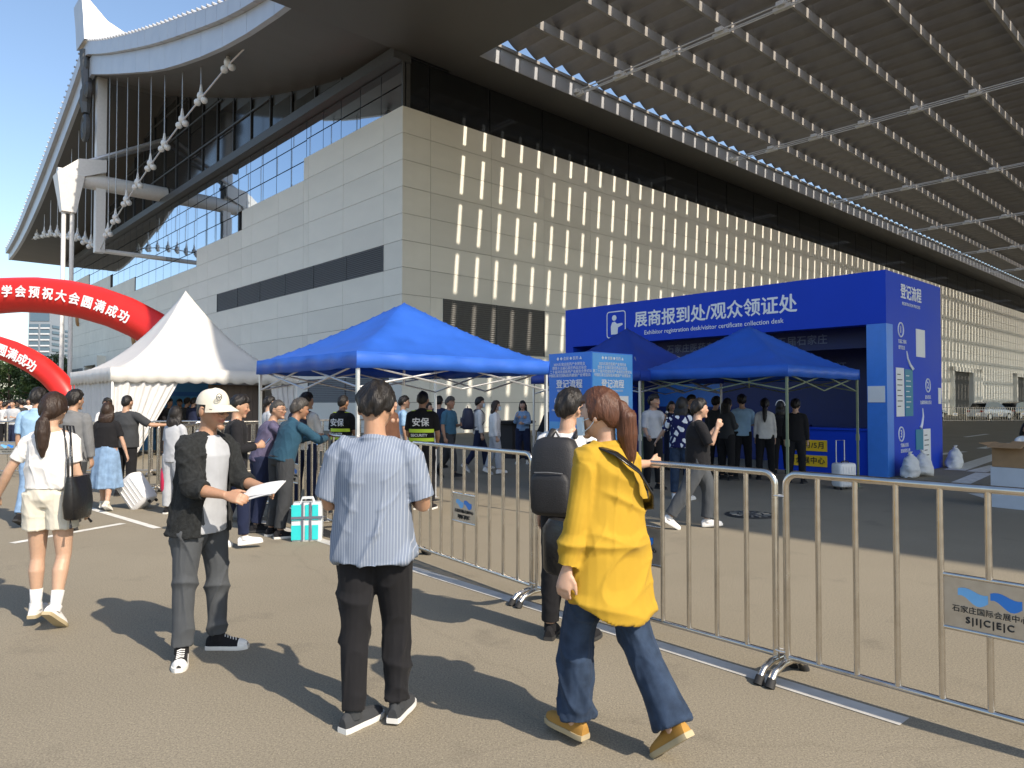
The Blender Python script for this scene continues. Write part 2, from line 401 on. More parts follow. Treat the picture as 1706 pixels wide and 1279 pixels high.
# roof shell, soffit and two-tier eave of the gable
sh = MB(); rings = []
for u in (EU + .02, LEN):
    pass
top = [(v, smooth_prof(PT, v)) for v in VS]
sh.prism([(EU + .4, v, z) for v, z in top] + [(EU + .4, v, z - .35) for v, z in reversed(top)], (LEN - EU, 0, 0))
sh.build('roof', M_ROOF, hall)
bot = [(v, smooth_prof(PB, v)) for v in VS]
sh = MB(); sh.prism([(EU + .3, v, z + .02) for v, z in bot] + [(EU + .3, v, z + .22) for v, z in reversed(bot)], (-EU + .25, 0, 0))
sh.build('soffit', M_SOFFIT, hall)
def eave_segment(v0, v1, lower, parent):
    s = MB(); pts = []
    for v in (v0, v1):
        zt, zb = smooth_prof(PT, v), smooth_prof(PB, v)
        sp = zb + (zt - zb) * .62
        pts.append((v, zt + .12, sp, zb))
    (a, t0, s0, b0), (c, t1, s1, b1) = pts
    g_ = .012
    if lower: s.prism([(EU, a + g_, b0), (EU, c - g_, b1), (EU, c - g_, s1 - .02), (EU, a + g_, s0 - .02)], (.3, 0, 0))
    else: s.prism([(EU - .32, a + g_, s0), (EU - .32, c - g_, s1), (EU - .32, c - g_, t1), (EU - .32, a + g_, t0)], (.75, 0, 0))
    return s.build('eave_panel', M_FASCIA, parent)
for a, b in zip(VS[:-1], VS[1:]):
    eave_segment(a, b, False, hall)
for a, b in zip(VS[:-1:2], VS[2::2]):
    eave_segment(a, b, True, hall)
# round tile ends along the eave
q = MB()
for v in np.arange(-2.8, 78.8, .8):
    q.tube([(EU - .42, v, smooth_prof(PT, v) + .2), (EU + 1.2, v, smooth_prof(PT, v) + .16)], .085, 6)
q.build('tile_ridge', M_FASCIA, hall)
# upturned ridge end
zr = smooth_prof(PT, 38)
q = MB()
prof = [(EU - .45, zr - .3), (EU - .55, zr + 1.6), (EU - .7, zr + 3.3), (EU - .1, zr + 3.25), (EU + 1.2, zr + 2.0), (EU + 3.5, zr + 1.1), (EU + 8, zr + .75), (EU + 14, zr + .7), (EU + 14, zr - .4)]
q.prism([(u, 37.0, z) for u, z in prof], (0, 2.0, 0)); q.build('ridge_end', M_CREAM, hall)
q = MB(); q.prism([(u - .14, 36.6, z + .02) for u, z in prof[:3]] + [(u + .18, 36.6, z + .1) for u, z in reversed(prof[:3])], (0, 2.8, 0)); q.build('ridge_edge', M_FASCIA, hall)
q = MB().box((EU + 14, 37.3, zr - .4), (LEN, 38.7, zr + .6)); q.build('ridge', M_ROOF, hall)
# scroll ornament hanging under the ridge
q = MB(); zo = smooth_prof(PB, 38)
q.tube([(EU - .1, 38, zo + 1.9), (EU - .12, 38, zo + .4), (EU - .1, 37.7, zo - 1.2), (EU - .1, 38.2, zo - 2.4), (EU - .1, 38, zo - 3.4)], [.55, .45, .38, .5, .3], 8)
for k, (dv, dz, r) in enumerate(((0, -4.6, .95), (-.75, -1.6, .45), (.75, -1.6, .45), (.0, .8, .6))):
    q.tube([(EU - .1, 38 + dv + r*math.cos(t)*.62, zo + dz + r*math.sin(t)) for t in np.linspace(0, 2*math.pi, 18)[:-1]], .26, 6, closed=True)
q.ball((EU - .1, 38, zo - 4.6), .3, .36, .6)
q.build('gable_ornament', M_DARKST, hall)
# king post, struts, cable with hangers
KU, KV = -5.2, 37.4
CAB = [(5.5, 20.6), (9.5, 20.4), (13.7, 19.85), (17.0, 19.4), (20.5, 18.8), (23.5, 18.2), (26.5, 17.55), (29.4, 16.9), (32.4, 16.1), (34.6, 15.4), (36.9, 14.45)]
q = MB().box((KU - .36, KV - .36, 14.2), (KU + .36, KV + .36, zo + .2)); q.build('king_post', M_WHITE, hall)
MB().tube([(-8.3, KV, 20.1), (.05, KV, 20.1)], .66, 20).build('strut', M_WHITE, hall, smooth=40)
MB().tube([(KU, KV, 14.4), (.05, KV, 14.4)], .20, 12).build('strut', M_WHITE, hall, smooth=40)
MB().tube([(-6.6, KV - .2, 21.4), (.1, KV - .9, 25.0)], .2, 8).build('stay_rod', M_STEEL, hall, smooth=40)
MB().tube([(-6.6, KV + .2, 21.4), (.1, KV + .9, 25.0)], .2, 8).build('stay_rod', M_STEEL, hall, smooth=40)
for side in (0, 1):
    f = (lambda v: v) if side == 0 else (lambda v: 2 * KV - v)
    MB().tube([(KU, f(v), z) for v, z in [(3.0, 20.9)] + CAB], .05, 7).build('cable', M_STEEL, hall, smooth=40)
    for v, z in CAB[1:-1]:
        vv = f(v)
        if not (0 < vv < 76): continue
        zt = smooth_prof(PB, vv)
        if zt - z > .4: MB().tube([(KU, vv, z), (KU, vv, zt)], .035, 6).build('hanger', M_STEEL, hall)
        c = MB(); c.ball((KU, vv, z + .14), .24, .27, .28, 8, 6); c.ball((KU - .12, vv + .22, z - .2), .22, n=8, m=5); c.ball((KU + .12, vv - .22, z - .14), .22, n=8, m=5)
        c.tube([(KU, vv, z + .2), (KU, vv, z + .85)], [.15, .05], 6); c.build('cable_clamp', M_WHITE, hall, smooth=40)
M_EMB = mat('bronze_emblem', (.42, .22, .08), .5, .3)
for v_, z_, r_ in ((69.8, 12.2, 1.1), (45.9, 8.2, .9)):
    MB().tube([(-.1, v_ + r_*.5*math.cos(t), z_ + r_*math.sin(t)) for t in np.linspace(-1.6, 1.6, 14)], .22, 8).build('wall_emblem', M_EMB, hall, smooth=40)
mast = empty('support_mast', (-7.5, KV, 0), 0, hall)
for dv in (-.3, .3):
    MB().tube([(dv, 0, 0), (dv, 0, 18.0)], .17, 12).build('mast_leg', M_WHITE, mast, smooth=40)
q = MB(); q.loft([[(x, y, z) for x, y in ((-.52, -.4), (.52, -.4), (.52, .4), (-.52, .4))] if z < 17.8 else [(x, y, z) for x, y in ((-.95, -.9), (1.0, -.9), (1.0, .9), (-.95, .9))] for z in (17.2, 20.2)])
q.prism([(-.95, -.8, 20.21), (1.0, -.8, 20.21), (2.6, -.8, 20.9), (2.6, -.8, 21.9), (.6, -.8, 21.6)], (0, 1.6, 0)); q.build('mast_head', M_WHITE, mast)
# flat soffit slabs beside the long wall and over the near end of the covered street
SLAB_U0, CAN_U0, CAN_U1, CAN_V1 = -10.4, 3.1, LEN, -24.2
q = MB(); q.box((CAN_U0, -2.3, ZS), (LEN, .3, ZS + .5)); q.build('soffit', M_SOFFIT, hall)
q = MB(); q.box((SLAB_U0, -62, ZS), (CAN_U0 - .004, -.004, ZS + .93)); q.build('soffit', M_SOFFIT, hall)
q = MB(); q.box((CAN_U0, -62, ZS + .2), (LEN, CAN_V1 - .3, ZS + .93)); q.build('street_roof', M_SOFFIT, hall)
# fascia panels between soffit edge and canopy
PITCH_B = 17.0 / 12
nb = int((LEN - CAN_U0) / PITCH_B)
rest = MB()
for i in range(nb):
    a = CAN_U0 + i * PITCH_B; lo, hi = (a + .01, -2.36, ZS + .02), (a + PITCH_B - .01, -2.304, ZS + .88)
    if i < 70: bx('fascia_panel', M_FASCIA, lo, hi, hall)
    else: rest.box(lo, hi)
put(rest.build('fascia_panels_far', M_FASCIA, hall), kind='stuff')

# ================================================================== LOUVRED CANOPY OVER THE STREET
can = empty('louvred_canopy', HALL_C, TH)
put(can, 'dark louvred metal canopy with white tie rods roofing the street beside the hall', 'canopy')
PV = [-2.42 - 3.12 * i for i in range(8)]
for i, v in enumerate(PV):
    q = MB(); q.box((CAN_U0, v - .09, ZS + (.86 if i == 0 else .54)), (CAN_U1, v + .05, ZS + 1.02)); q.build('purlin', M_PURL, can)
rest = MB(); nbl = 0; blade_me = {}
def blade_mesh():
    n = 5; s = MB(); W = PITCH_B - .27; D = 3.115; top_, bot_ = [], []
    for k in range(n + 1):
        x = W * k / n; z = .66 * (1 - k / n) ** 1.35
        top_.append((x, z + .03)); bot_.append((x, z))
    s.prism([(x, 0, z) for x, z in bot_] + [(x, 0, z) for x, z in reversed(top_)], (0, -D, 0)); return s
bmb = blade_mesh(); bme = bmb.mesh('blade', M_BLADE)
order = sorted([(i, j) for i in range(nb) for j in range(len(PV) - 1)], key=lambda t: (CAN_U0 + t[0]*PITCH_B + 20) ** 2 + (PV[t[1]] + 30) ** 2 * .5)
def vis(i, j):
    p = HALL_C + RU * (CAN_U0 + i * PITCH_B) + RV * PV[j]
    x = CX + p.x / p.y * F_PX; y = HOR - 18.7 * F_PX / p.y
    return -120 < x < 1800 and y > -120
order = [t for t in order if vis(*t)] + [t for t in order if not vis(*t)]
for k, (i, j) in enumerate(order):
    loc = (CAN_U0 + i * PITCH_B + .02, PV[j] - .06, ZS + 1.03)
    if k < 300: link('blade', bme, can, loc=loc)
    else: rest.add([(x + loc[0], y + loc[1], z + loc[2]) for x, y, z in bmb.v], bmb.f)
put(rest.build('blades_far', M_BLADE, can), kind='stuff')
for k in range(11):
    u = CAN_U0 + 5 * PITCH_B + 17 * k + .35
    q = MB()
    for dz, du in ((.30, -.16), (.30, .16), (.12, 0)): q.tube([(u + du, PV[0], ZS + dz), (u + du, PV[-1] - .4, ZS + dz)], .032, 6)
    q.build('tie_rod', M_WHITE, can)
    for v in PV:
        q = MB(); q.box((u - .3, v - .2, ZS + .2), (u + .3, v + .18, ZS + .40)); q.box((u - .12, v - .42, ZS + .08), (u + .12, v + .42, ZS + .25)); q.build('rod_clamp', M_WHITE, can)
# ================================================================== MATERIALS OF THE THINGS
M_BLUE = mat('blue_tent_cloth', (.035, .145, .62), .42, var=.10, vscale=3, bump=.25, bscale=14, trans=.22, spec=.5)
M_BLUE2 = mat('navy_tent_cloth', (.02, .06, .36), .5, var=.10, vscale=3, bump=.2, bscale=14, trans=.15)
M_WCLOTH = mat('white_tent_cloth', (.80, .79, .76), .5, var=.05, vscale=2, bump=.1, bscale=8, trans=.25)
M_CURT = mat('white_curtain', (.74, .74, .74), .7, var=.05, trans=.25)
M_ALU = mat('tent_aluminium', (.62, .63, .64), .38, .7, var=.06)
M_OLIVE = mat('olive_leg_paint', (.20, .24, .15), .5, .2)
M_SS = mat('stainless_tube', (.66, .62, .56), .24, 1.0, var=.10, vscale=14)
M_SSP = mat('stainless_plate', (.55, .53, .50), .32, .9, var=.08, vscale=20)
M_BLACK = mat('black_rubber', (.018, .018, .018), .7)
M_TXTW = mat('white_lettering', (.84, .85, .86), .55, var=0)
M_TXTD = mat('dim_lettering', (.20, .26, .45), .6, var=0)
M_TXTB = mat('black_lettering', (.02, .02, .02), .6, var=0)
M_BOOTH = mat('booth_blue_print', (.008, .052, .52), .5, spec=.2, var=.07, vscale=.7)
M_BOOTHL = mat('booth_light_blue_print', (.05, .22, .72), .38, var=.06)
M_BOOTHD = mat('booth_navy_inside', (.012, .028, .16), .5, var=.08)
M_SIGNB = mat('sign_blue_print', (.03, .20, .72), .35, var=.10, vscale=1.5)
M_SIGNL = mat('sign_sky_print', (.10, .38, .80), .35, var=.05)
M_YEL = mat('yellow_print', (.85, .55, .02), .5, var=.03)
M_PAPER = mat('white_paper', (.80, .80, .78), .6, var=.03)
M_TEAL = mat('teal_print', (.02, .22, .33), .5, var=.05)
M_RED = mat('red_inflatable_nylon', (.72, .025, .02), .38, var=.08, vscale=1.2, bump=.3, bscale=3, trans=.12)
M_SACK = mat('woven_sack', (.66, .66, .64), .7, var=.10, vscale=10, bump=.35, bscale=20)
M_CARD = mat('cardboard', (.36, .22, .11), .8, var=.12, vscale=6)
M_BROWN = mat('brown_board', (.11, .085, .07), .6, var=.3, vscale=3, stretch=(1, 1, .06))
M_LOGO = mat('logo_blue', (.03, .22, .70), .4, var=.1)
M_LOGO2 = mat('logo_sky_blue', (.18, .48, .86), .4, var=.1)
M_LEAF = mat('leaf_green', (.045, .085, .022), .6, var=.5, vscale=.7, trans=.25)
M_LEAF2 = mat('leaf_olive', (.065, .10, .03), .6, var=.5, vscale=.7, trans=.25)
M_BARK = mat('bark', (.10, .075, .055), .9, var=.3, bump=.4)
M_IRON = mat('cast_iron', (.055, .055, .056), .55, .4, var=.2, vscale=20, bump=.2)
UP = (math.pi / 2, 0, 0)

# ================================================================== CROWD-CONTROL BARRIERS
def make_barrier():
    r = empty('crowd_barrier'); h, L_ = 1.235, 2.12
    rc = .07
    arc = lambda cx, cz, a0, a1: [(cx + rc*math.cos(t), 0, cz + rc*math.sin(t)) for t in np.linspace(a0, a1, 6)]
    pts = [(0.02, 0, .10)] + arc(.02 + rc, h - .02 - rc, math.pi, math.pi/2) + arc(L_ - .02 - rc, h - .02 - rc, math.pi/2, 0) + [(L_ - .02, 0, .10)]
    MB().tube(pts, .020, 12, up=(0, 1, 0)).build('frame', M_SS, r, smooth=50)
    MB().tube([(.02, 0, .13), (L_ - .02, 0, .13)], .016, 10).build('bottom_rail', M_SS, r, smooth=50)
    full = MB().tube([(0, 0, .14), (0, 0, h - .03)], .0160, 10).mesh('bar', M_SS, 50)
    lo = MB().tube([(0, 0, .14), (0, 0, .50)], .0160, 10).mesh('bar_low', M_SS, 50)
    hi = MB().tube([(0, 0, .775), (0, 0, h - .03)], .0160, 10).mesh('bar_high', M_SS, 50)
    for i in range(1, 10):
        x = L_ * i / 10
        if i == 5: link('bar', lo, r, loc=(x, 0, 0)); link('bar', hi, r, loc=(x, 0, 0))
        else: link('bar', full, r, loc=(x, 0, 0))
    for z in (.505, .77): MB().tube([(L_*.4, 0, z), (L_*.6, 0, z)], .0115, 8).build('plate_rail', M_SS, r, smooth=50)
    cxp = L_/2; p = MB().box((cxp - .197, -.004, .515), (cxp + .197, .004, .76)).build('name_plate', M_SSP, r)
    for s in (-1, 1):
        ro = UP if s < 0 else (math.pi/2, 0, math.pi)
        for k in range(2):
            x0 = -.13 + k * .14 if s < 0 else .13 - k*.14
            q = MB(); sgn = 1
            n = 8; topz = [.705 + .012*math.sin(i/n*math.pi*1.6 + .4) for i in range(n + 1)]; botz = [z - .05 + .016*math.cos(i/n*math.pi*1.7) for i, z in enumerate(topz)]
            xs = [cxp + (-.135 + k*.14 + .13*i/n) for i in range(n + 1)]
            poly = [(x, s*.0045, z) for x, z in zip(xs, topz)] + [(x, s*.0045, z) for x, z in reversed(list(zip(xs, botz)))]
            q.prism(poly, (0, s*.001, 0)); q.build('logo', M_LOGO if k else M_LOGO2, p)
        text('lettering', '石家庄国际会展中心', .036, M_TXTB, p, (cxp, s*.006, .607), ro)
        text('lettering', 'S|I|C|E|C', .044, M_TXTB, p, (cxp, s*.006, .558), ro, bold=.02, space=1.25)
    for x in (.02, L_ - .02):
        f = MB().tube([(x, -.2, .03), (x, -.15, .075), (x, -.05, .10), (x, .05, .10), (x, .15, .075), (x, .2, .03)], .021, 8, up=(1, 0, 0)).build('foot', M_SS, r, smooth=50)
        for y in (-.2, .2): MB().tube([(x, y*.92, .045), (x, y*1.07, .0)], [.026, .03], 10).build('rubber_cap', M_BLACK, f, smooth=50)
    return r
BAR0 = make_barrier(); first_bar = [True]
def barrier(p, ang, label, group='steel crowd barriers'):
    o = BAR0 if first_bar[0] else copy_tree(BAR0); first_bar[0] = False
    o.location = (p[0], p[1], 0); o.rotation_euler = (0, 0, ang); put(o, label, 'barrier', group); return o
BA = math.atan2(BAR_D.y, BAR_D.x); ST = 2.035
LBL = {0: 'steel crowd barrier with wave logo plate, running off beside the booth end', -1: 'steel crowd barrier that the forearm of the man with the backpack rests on',
       -2: 'steel crowd barrier in front of the walking men under the blue tent', -3: 'steel crowd barrier next to the turquoise striped bag',
       -4: 'steel crowd barrier behind the grey rolling suitcase'}
BP = [BAR_C, BAR_C - BAR_D * 2.15]
for dx, dy in ((-.59, .807), (-.62, .785), (-.63, .777)): BP.append(BP[-1] + Vector((dx, dy, 0)) * 2.15)
barrier(BAR_C + BAR_D * .015, BA, LBL[0])
for i in range(1, 5):
    dd = (BP[i - 1] - BP[i]).normalized(); barrier(BP[i] + dd * .015, math.atan2(dd.y, dd.x), LBL[-i])
# plastic ties between neighbouring posts
for i in range(0, -4, -1):
    p = BP[-i]
    for k, z in enumerate((.16, 1.08)):
        t = MB().tube([(p.x + BAR_D.x*.046*math.cos(a) - BAR_N.x*.024*math.sin(a), p.y + BAR_D.y*.046*math.cos(a) - BAR_N.y*.024*math.sin(a), z) for a in np.linspace(0, 2*math.pi, 12)[:-1]], .0035, 5, closed=True)
        put(t.build('cable_tie', M_TXTW), ('upper' if k else 'lower') + ' white cable tie binding barrier posts ' + ('at the end of the pale edging strip', 'beside the man with the backpack', 'behind the man in the pinstripe shirt', 'beside the turquoise bag')[-i], 'cable tie', 'cable ties on the %s of the barriers' % ('tops' if k else 'feet'))
ORD_ = ('first', 'second', 'third', 'fourth', 'fifth')
p0 = gp(246, 822)
for k in range(4):
    barrier(p0 + Vector((.13 * k, .05 * k, 0)) + RV*.0, R_(58), 'steel crowd barrier stacked tightly with others, %s from the tent curtain' % ORD_[k], 'stacked barriers')
for k in range(3):
    q = gp(330, 800) + RV * .0 + Vector((-.1 + 1.25 * k, 1.0 * k, 0))
    barrier(q, R_(38), 'steel crowd barrier in the row behind the stack, %s from the stacked ones' % ORD_[k], 'barriers by the tent front')
for k in range(4):
    q = Vector((-14.2 + 2.05 * k, 15.6 + .12*k, 0)); barrier(q, R_(4), 'steel crowd barrier fencing off the far crowd, %s from the white tent' % ORD_[3 - k], 'barriers before the far crowd')
for k in range(5):
    q = gp(1572, 703) + Vector((2.05*k, .25 * k, 0)); barrier(q, R_(7), 'steel crowd barrier before the parked cars, %s from the hall door' % ORD_[k], 'barriers by the parked cars')

# ================================================================== TENTS
def canopy_mesh(a, b, eave, peak, power, n=28, sag=.03, seed=1, top=.04):
    s = MB(); rs = np.random.RandomState(seed); ph = rs.rand(8) * 6.28
    V = []
    for j in range(n + 1):
        for i in range(n + 1):
            X, Y = i / n * 2 - 1, j / n * 2 - 1
            m = max(abs(X), abs(Y)); t = 1 - m
            z = eave + (peak - eave) * (t ** power)
            q = min(abs(X), abs(Y)) / max(m, 1e-6)
            z -= sag * 4 * (1 - q*q) * t * (1 - t) * 1.0
            z += .006 * math.sin(9*X + 5*Y + ph[0]) * (t < .9) + .005 * math.sin(17*X - 13*Y + ph[1] + 2*math.sin(6*Y)) * t
            V.append((a/2 + X*a/2, b/2 + Y*b/2, z))
    Fc = [(j*(n+1)+i, j*(n+1)+i+1, (j+1)*(n+1)+i+1, (j+1)*(n+1)+i) for j in range(n) for i in range(n)]
    N0 = len(V); s.add(V + [(x, y, z - .012) for x, y, z in V], Fc + [tuple(N0 + i for i in reversed(f)) for f in Fc])
    return s
def valance(a, h, thick, scallop=0.0, n=40, amp=.012, seed=0):
    s = MB(); top_, bot_ = [], []; P = []
    for i in range(n + 1):
        x = a * i / n; y = amp * math.sin(i*.9 + seed) + amp*.7*math.sin(i*.37 + 2*seed)
        zb = -h - (scallop * abs(math.sin(math.pi * x / .42)) if scallop else .006*math.sin(i*.5 + seed))
        P.append((x, y, zb))
    V = []
    for x, y, zb in P: V += [(x, 0, 0), (x, y*.6, zb*.5), (x, y, zb)]
    V2 = [(x, y + thick, z) for x, y, z in V]; k = len(V)
    Fc = []
    for i in range(n):
        for r in range(2):
            q = (3*i + r, 3*i + r + 1, 3*(i+1) + r + 1, 3*(i+1) + r); Fc += [q, tuple(k + t for t in reversed(q))]
        Fc += [(3*i, 3*i + 3, 3*i + 3 + k, 3*i + k), (3*i + 2, 3*i + 2 + k, 3*i + 5 + k, 3*i + 5)]
    return s.add(V, []).add(V2, []) and (setattr(s, 'f', Fc), setattr(s, 'm', [0]*len(Fc)), s)[2]
def gazebo(F_, a, b, eave, peak, m, mleg, label, power=1.22, hv=.2, seed=1):
    r = empty('canopy_tent', (F_[0], F_[1], 0), TH); put(r, label, 'tent', 'pop-up tents')
    c = canopy_mesh(a, b, eave, peak, power, seed=seed).build('canopy', m, r, smooth=60)
    for k, (o, ang, ln) in enumerate((((0, 0), 0, a), ((a, 0), 90, b), ((a, b), 180, a), ((0, b), 270, b))):
        valance(ln, hv, .006, seed=seed + k).build('valance', m, r, smooth=True, loc=(o[0], o[1], eave + .004), rot=(0, 0, R_(ang)))
    for x, y in ((.04, .04), (a - .04, .04), (a - .04, b - .04), (.04, b - .04)):
        q = MB(); q.box((x - .018, y - .018, 0), (x + .018, y + .018, eave - .03)); q.box((x - .05, y - .05, 0), (x + .05, y + .05, .008)); q.box((x - .026, y - .026, .9), (x + .026, y + .026, 1.02))
        q.build('leg', mleg, r)
    for (p, d, ln) in (((.04, .05), (1, 0), a - .08), ((.04, b - .05), (1, 0), a - .08), ((.05, .04), (0, 1), b - .08), ((a - .05, .04), (0, 1), b - .08)):
        for q0, q1 in ((0, .5), (.5, 1)):
            for z0, z1 in ((-.14, -.42), (-.42, -.14)):
                s = q0, q1
                A = (p[0] + d[0]*ln*q0, p[1] + d[1]*ln*q0, eave + z0); B_ = (p[0] + d[0]*ln*q1, p[1] + d[1]*ln*q1, eave + z1)
                MB().tube([A, B_], .013, 6).build('truss_bar', mleg, r)
    for x, y in ((0, 0), (a, 0), (a, b), (0, b)):
        MB().tube([(x*.97 + a*.015, y*.97 + b*.015, eave - .05), (a/2, b/2, peak - .12)], .012, 6).build('roof_bar', mleg, r)
    MB().tube([(a/2, b/2, eave - .35), (a/2, b/2, peak - .04)], .02, 8).build('centre_post', mleg, r)
    return r
T1 = Vector((-1.80, 8.30, 0))
gazebo(T1, 3.2, 2.78, 2.235, 3.10, M_BLUE, M_ALU, 'bright blue pop-up tent beside the white pagoda tent', seed=3)
T2 = Vector((4.60, 11.95, 0))
gazebo(T2, 2.95, 3.05, 2.27, 3.16, M_BLUE, M_OLIVE, 'blue pop-up tent on olive legs in front of the registration booth', seed=9, hv=.2, power=1.2)
T3 = Vector((2.55, 15.9, 0)) - RU*1.5 - RV*1.5
gazebo(T3, 3.0, 3.0, 2.25, 3.3, M_BLUE2, M_ALU, 'dark blue pop-up tent standing between the sign column and the booth', seed=5)

# white pagoda tent
PF = Vector((-11.2, 20.0, 0)); pr = empty('pagoda_tent', PF, TH)
put(pr, 'tall white pagoda tent with scalloped valance and drawn curtains', 'tent')
a, b = 5.6, 5.0; eave, peak = 2.62, 5.35
canopy_mesh(a, b, eave, peak, 1.75, n=36, sag=.05, seed=2).build('canopy', M_WCLOTH, pr, smooth=60)
for k, (o, ang, ln) in enumerate((((0, 0), 0, a), ((a, 0), 90, b), ((a, b), 180, a), ((0, b), 270, b))):
    valance(ln, .36, .008, scallop=.07, n=96, amp=.008, seed=k).build('valance', M_WCLOTH, pr, smooth=True, loc=(o[0], o[1], eave + .004), rot=(0, 0, R_(ang)))
for x, y in ((.06, .06), (a - .06, .06), (a - .06, b - .06), (.06, b - .06)):
    MB().box((x - .03, y - .03, 0), (x + .03, y + .03, eave - .02)).build('leg', M_WHITE, pr)
def curtain(pts, z0, z1, parent, pinch=None):
    """pleated cloth along a ground line; pinch gathers the lower part to one end"""
    s = MB(); A, B_ = Vector(pts[0]), Vector(pts[1]); d = B_ - A; n = max(24, int(d.length * 26)); nn = Vector((-d.y, d.x, 0)).normalized(); rows_ = 8; V = []
    for j in range(rows_ + 1):
        t = j / rows_
        for i in range(n + 1):
            f = i / n; g_ = f
            if pinch: g_ = f * (1 - pinch * (1 - t) ** 1.0) if pinch > 0 else 1 - (1 - f) * (1 + pinch * (1 - t))
            p = A + d * g_ + nn * (.035 * math.sin(i * 1.1) + .02 * math.sin(i*.43 + 1))
            V.append((p.x, p.y, z0 + (z1 - z0) * t))
    Fc = [(j*(n+1)+i, j*(n+1)+i+1, (j+1)*(n+1)+i+1, (j+1)*(n+1)+i) for j in range(rows_) for i in range(n)]; N0 = len(V)
    s.add(V + [(x + nn.x*.006, y + nn.y*.006, z) for x, y, z in V], Fc + [tuple(N0 + i for i in reversed(f)) for f in Fc])
    return s.build('curtain', M_CURT, parent, smooth=True)
curtain([(.1, b - .1, 0), (.1, .1, 0)], 0, eave - .1, pr)
curtain([(.12, .1, 0), (2.0, .1, 0)], 0, eave - .1, pr, pinch=.72)
curtain([(a - 1.0, .1, 0), (a - .1, .1, 0)], 0, eave - .1, pr, pinch=-.6)
curtain([(a - .1, .1, 0), (a - .1, b - .1, 0)], 0, eave - .1, pr)
wb = empty('board_wall', PF + RU*3.0 + RV*.9, TH); put(wb, 'dark brown plank partition inside the white pagoda tent', 'partition')
for k in range(9): MB().box((k*.205, 0, 0), (k*.205 + .197, .03, 2.2)).build('plank', M_BROWN, wb)
MB().box((0, .031, 1.1), (1.85, .06, 1.2)).build('cross_rail', M_BROWN, wb)
bb = empty('backdrop_banner', PF + RU*1.0 + RV*3.6, TH); put(bb, 'blue printed backdrop banner standing inside the white pagoda tent', 'banner')
MB().box((0, 0, .05), (3.4, .03, 2.3)).build('banner_print', M_SIGNL, bb)
MB().box((0, .031, 0), (3.4, .07, .05)).build('base', M_ALU, bb)
MB().box((.3, -.006, 1.86), (2.7, -.002, 2.0)).build('print_band', M_BOOTHL, bb)

# ================================================================== REGISTRATION BOOTH
FR = Vector((8.21, 15.7, 0)); FL = FR - RV * -9.6; FL = FR + RV * 9.6
booth = empty('registration_booth', FL, TH - math.pi / 2)
put(booth, 'large royal blue registration booth with white Chinese header lettering', 'booth')
W_, D_, H_ = 9.6, 3.64, 4.56
MB().box((0, 0, 3.38), (W_, .38, H_)).build('header', M_BOOTH, booth)
MB().box((0, 0, 0), (.32, .38, 3.378)).build('pillar', M_BOOTH, booth)
MB().box((W_ - .42, 0, 0), (W_, .38, 3.378)).build('pillar', M_BOOTHL, booth)
MB().box((W_ - .3, .382, 0), (W_ - .001, D_, H_ - .002)).build('side_wall', M_BOOTH, booth)
MB().box((0, .382, 0), (.12, D_, H_ - .002)).build('side_wall', M_BOOTH, booth)
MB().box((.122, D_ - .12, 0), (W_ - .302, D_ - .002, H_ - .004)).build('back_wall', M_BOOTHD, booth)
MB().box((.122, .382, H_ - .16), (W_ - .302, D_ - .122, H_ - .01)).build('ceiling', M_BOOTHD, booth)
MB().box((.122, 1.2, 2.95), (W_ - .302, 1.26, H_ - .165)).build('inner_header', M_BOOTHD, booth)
text('lettering', '石家庄医药产业博览会暨第十五届石家庄', .26, M_TXTD, booth, (5.4, 1.19, 3.2), UP, bold=.01, space=1.05)
ctr = MB().box((7.05, .06, 0), (W_ - .422, .55, 1.0)).build('counter', M_BOOTH, booth)
MB().box((7.0, .03, 1.002), (W_ - .424, .6, 1.04)).build('counter_top', M_BOOTH, booth)
for z, t in ((.62, '月/5月'), (.26, '会展中心')):
    s = MB().box((7.2, .045, z - .13), (8.25, .058, z + .13)).build('notice_panel', M_YEL, booth)
    text('lettering', t, .17, M_TXTB, s, (8.2, .042, z), UP, bold=.012, space=1.1, align='RIGHT')
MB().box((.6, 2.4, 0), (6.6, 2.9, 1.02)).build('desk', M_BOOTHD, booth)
text('lettering', '观众领证', .3, M_TXTD, booth, (6.7, D_ - .125, 2.6), UP, bold=.01)
text('lettering', 'Visitor collection', .16, M_TXTD, booth, (6.7, D_ - .125, 2.3), UP)
MB().box((1.0, D_ - .13, 1.5), (3.4, D_ - .123, 2.7)).build('wall_print', M_BOOTHL, booth)
text('header_lettering', '展商报到处/观众领证处', .475, M_TXTW, booth, (5.16, -.004, 4.0), UP, bold=.02)
text('header_lettering', 'Exhibitor registration desk/visitor certificate collection desk', .172, M_TXTW, booth, (5.16, -.004, 3.63), UP, bold=.004, sx=1.0)
# pictogram of a person at a desk
def outline_rounded(cx, cz, hw, hh, r, t):
    o, i_ = [], []
    for (sx, sz, a0) in ((1, 1, 0), (-1, 1, 90), (-1, -1, 180), (1, -1, 270)):
        for k in range(6):
            an = R_(a0 + 18 * k)
            o.append((cx + sx*(hw - r) + r*math.cos(an), cz + sz*(hh - r) + r*math.sin(an))); i_.append((cx + sx*(hw - r) + (r - t)*math.cos(an), cz + sz*(hh - r) + (r - t)*math.sin(an)))
    return o, i_
o_, i_ = outline_rounded(2.05, 3.95, .36, .40, .1, .03)
s = MB(); n = len(o_); s.add([(x, -.006, z) for x, z in o_ + i_] , [(k, (k+1) % n, n + (k+1) % n, n + k) for k in range(n)]); s.build('pictogram_frame', M_TXTW, booth)
s = MB(); s.prism([(1.98 + .085*math.cos(t), -.006, 4.15 + .085*math.sin(t)) for t in np.linspace(0, 6.283, 20)[:-1]], (0, .004, 0))
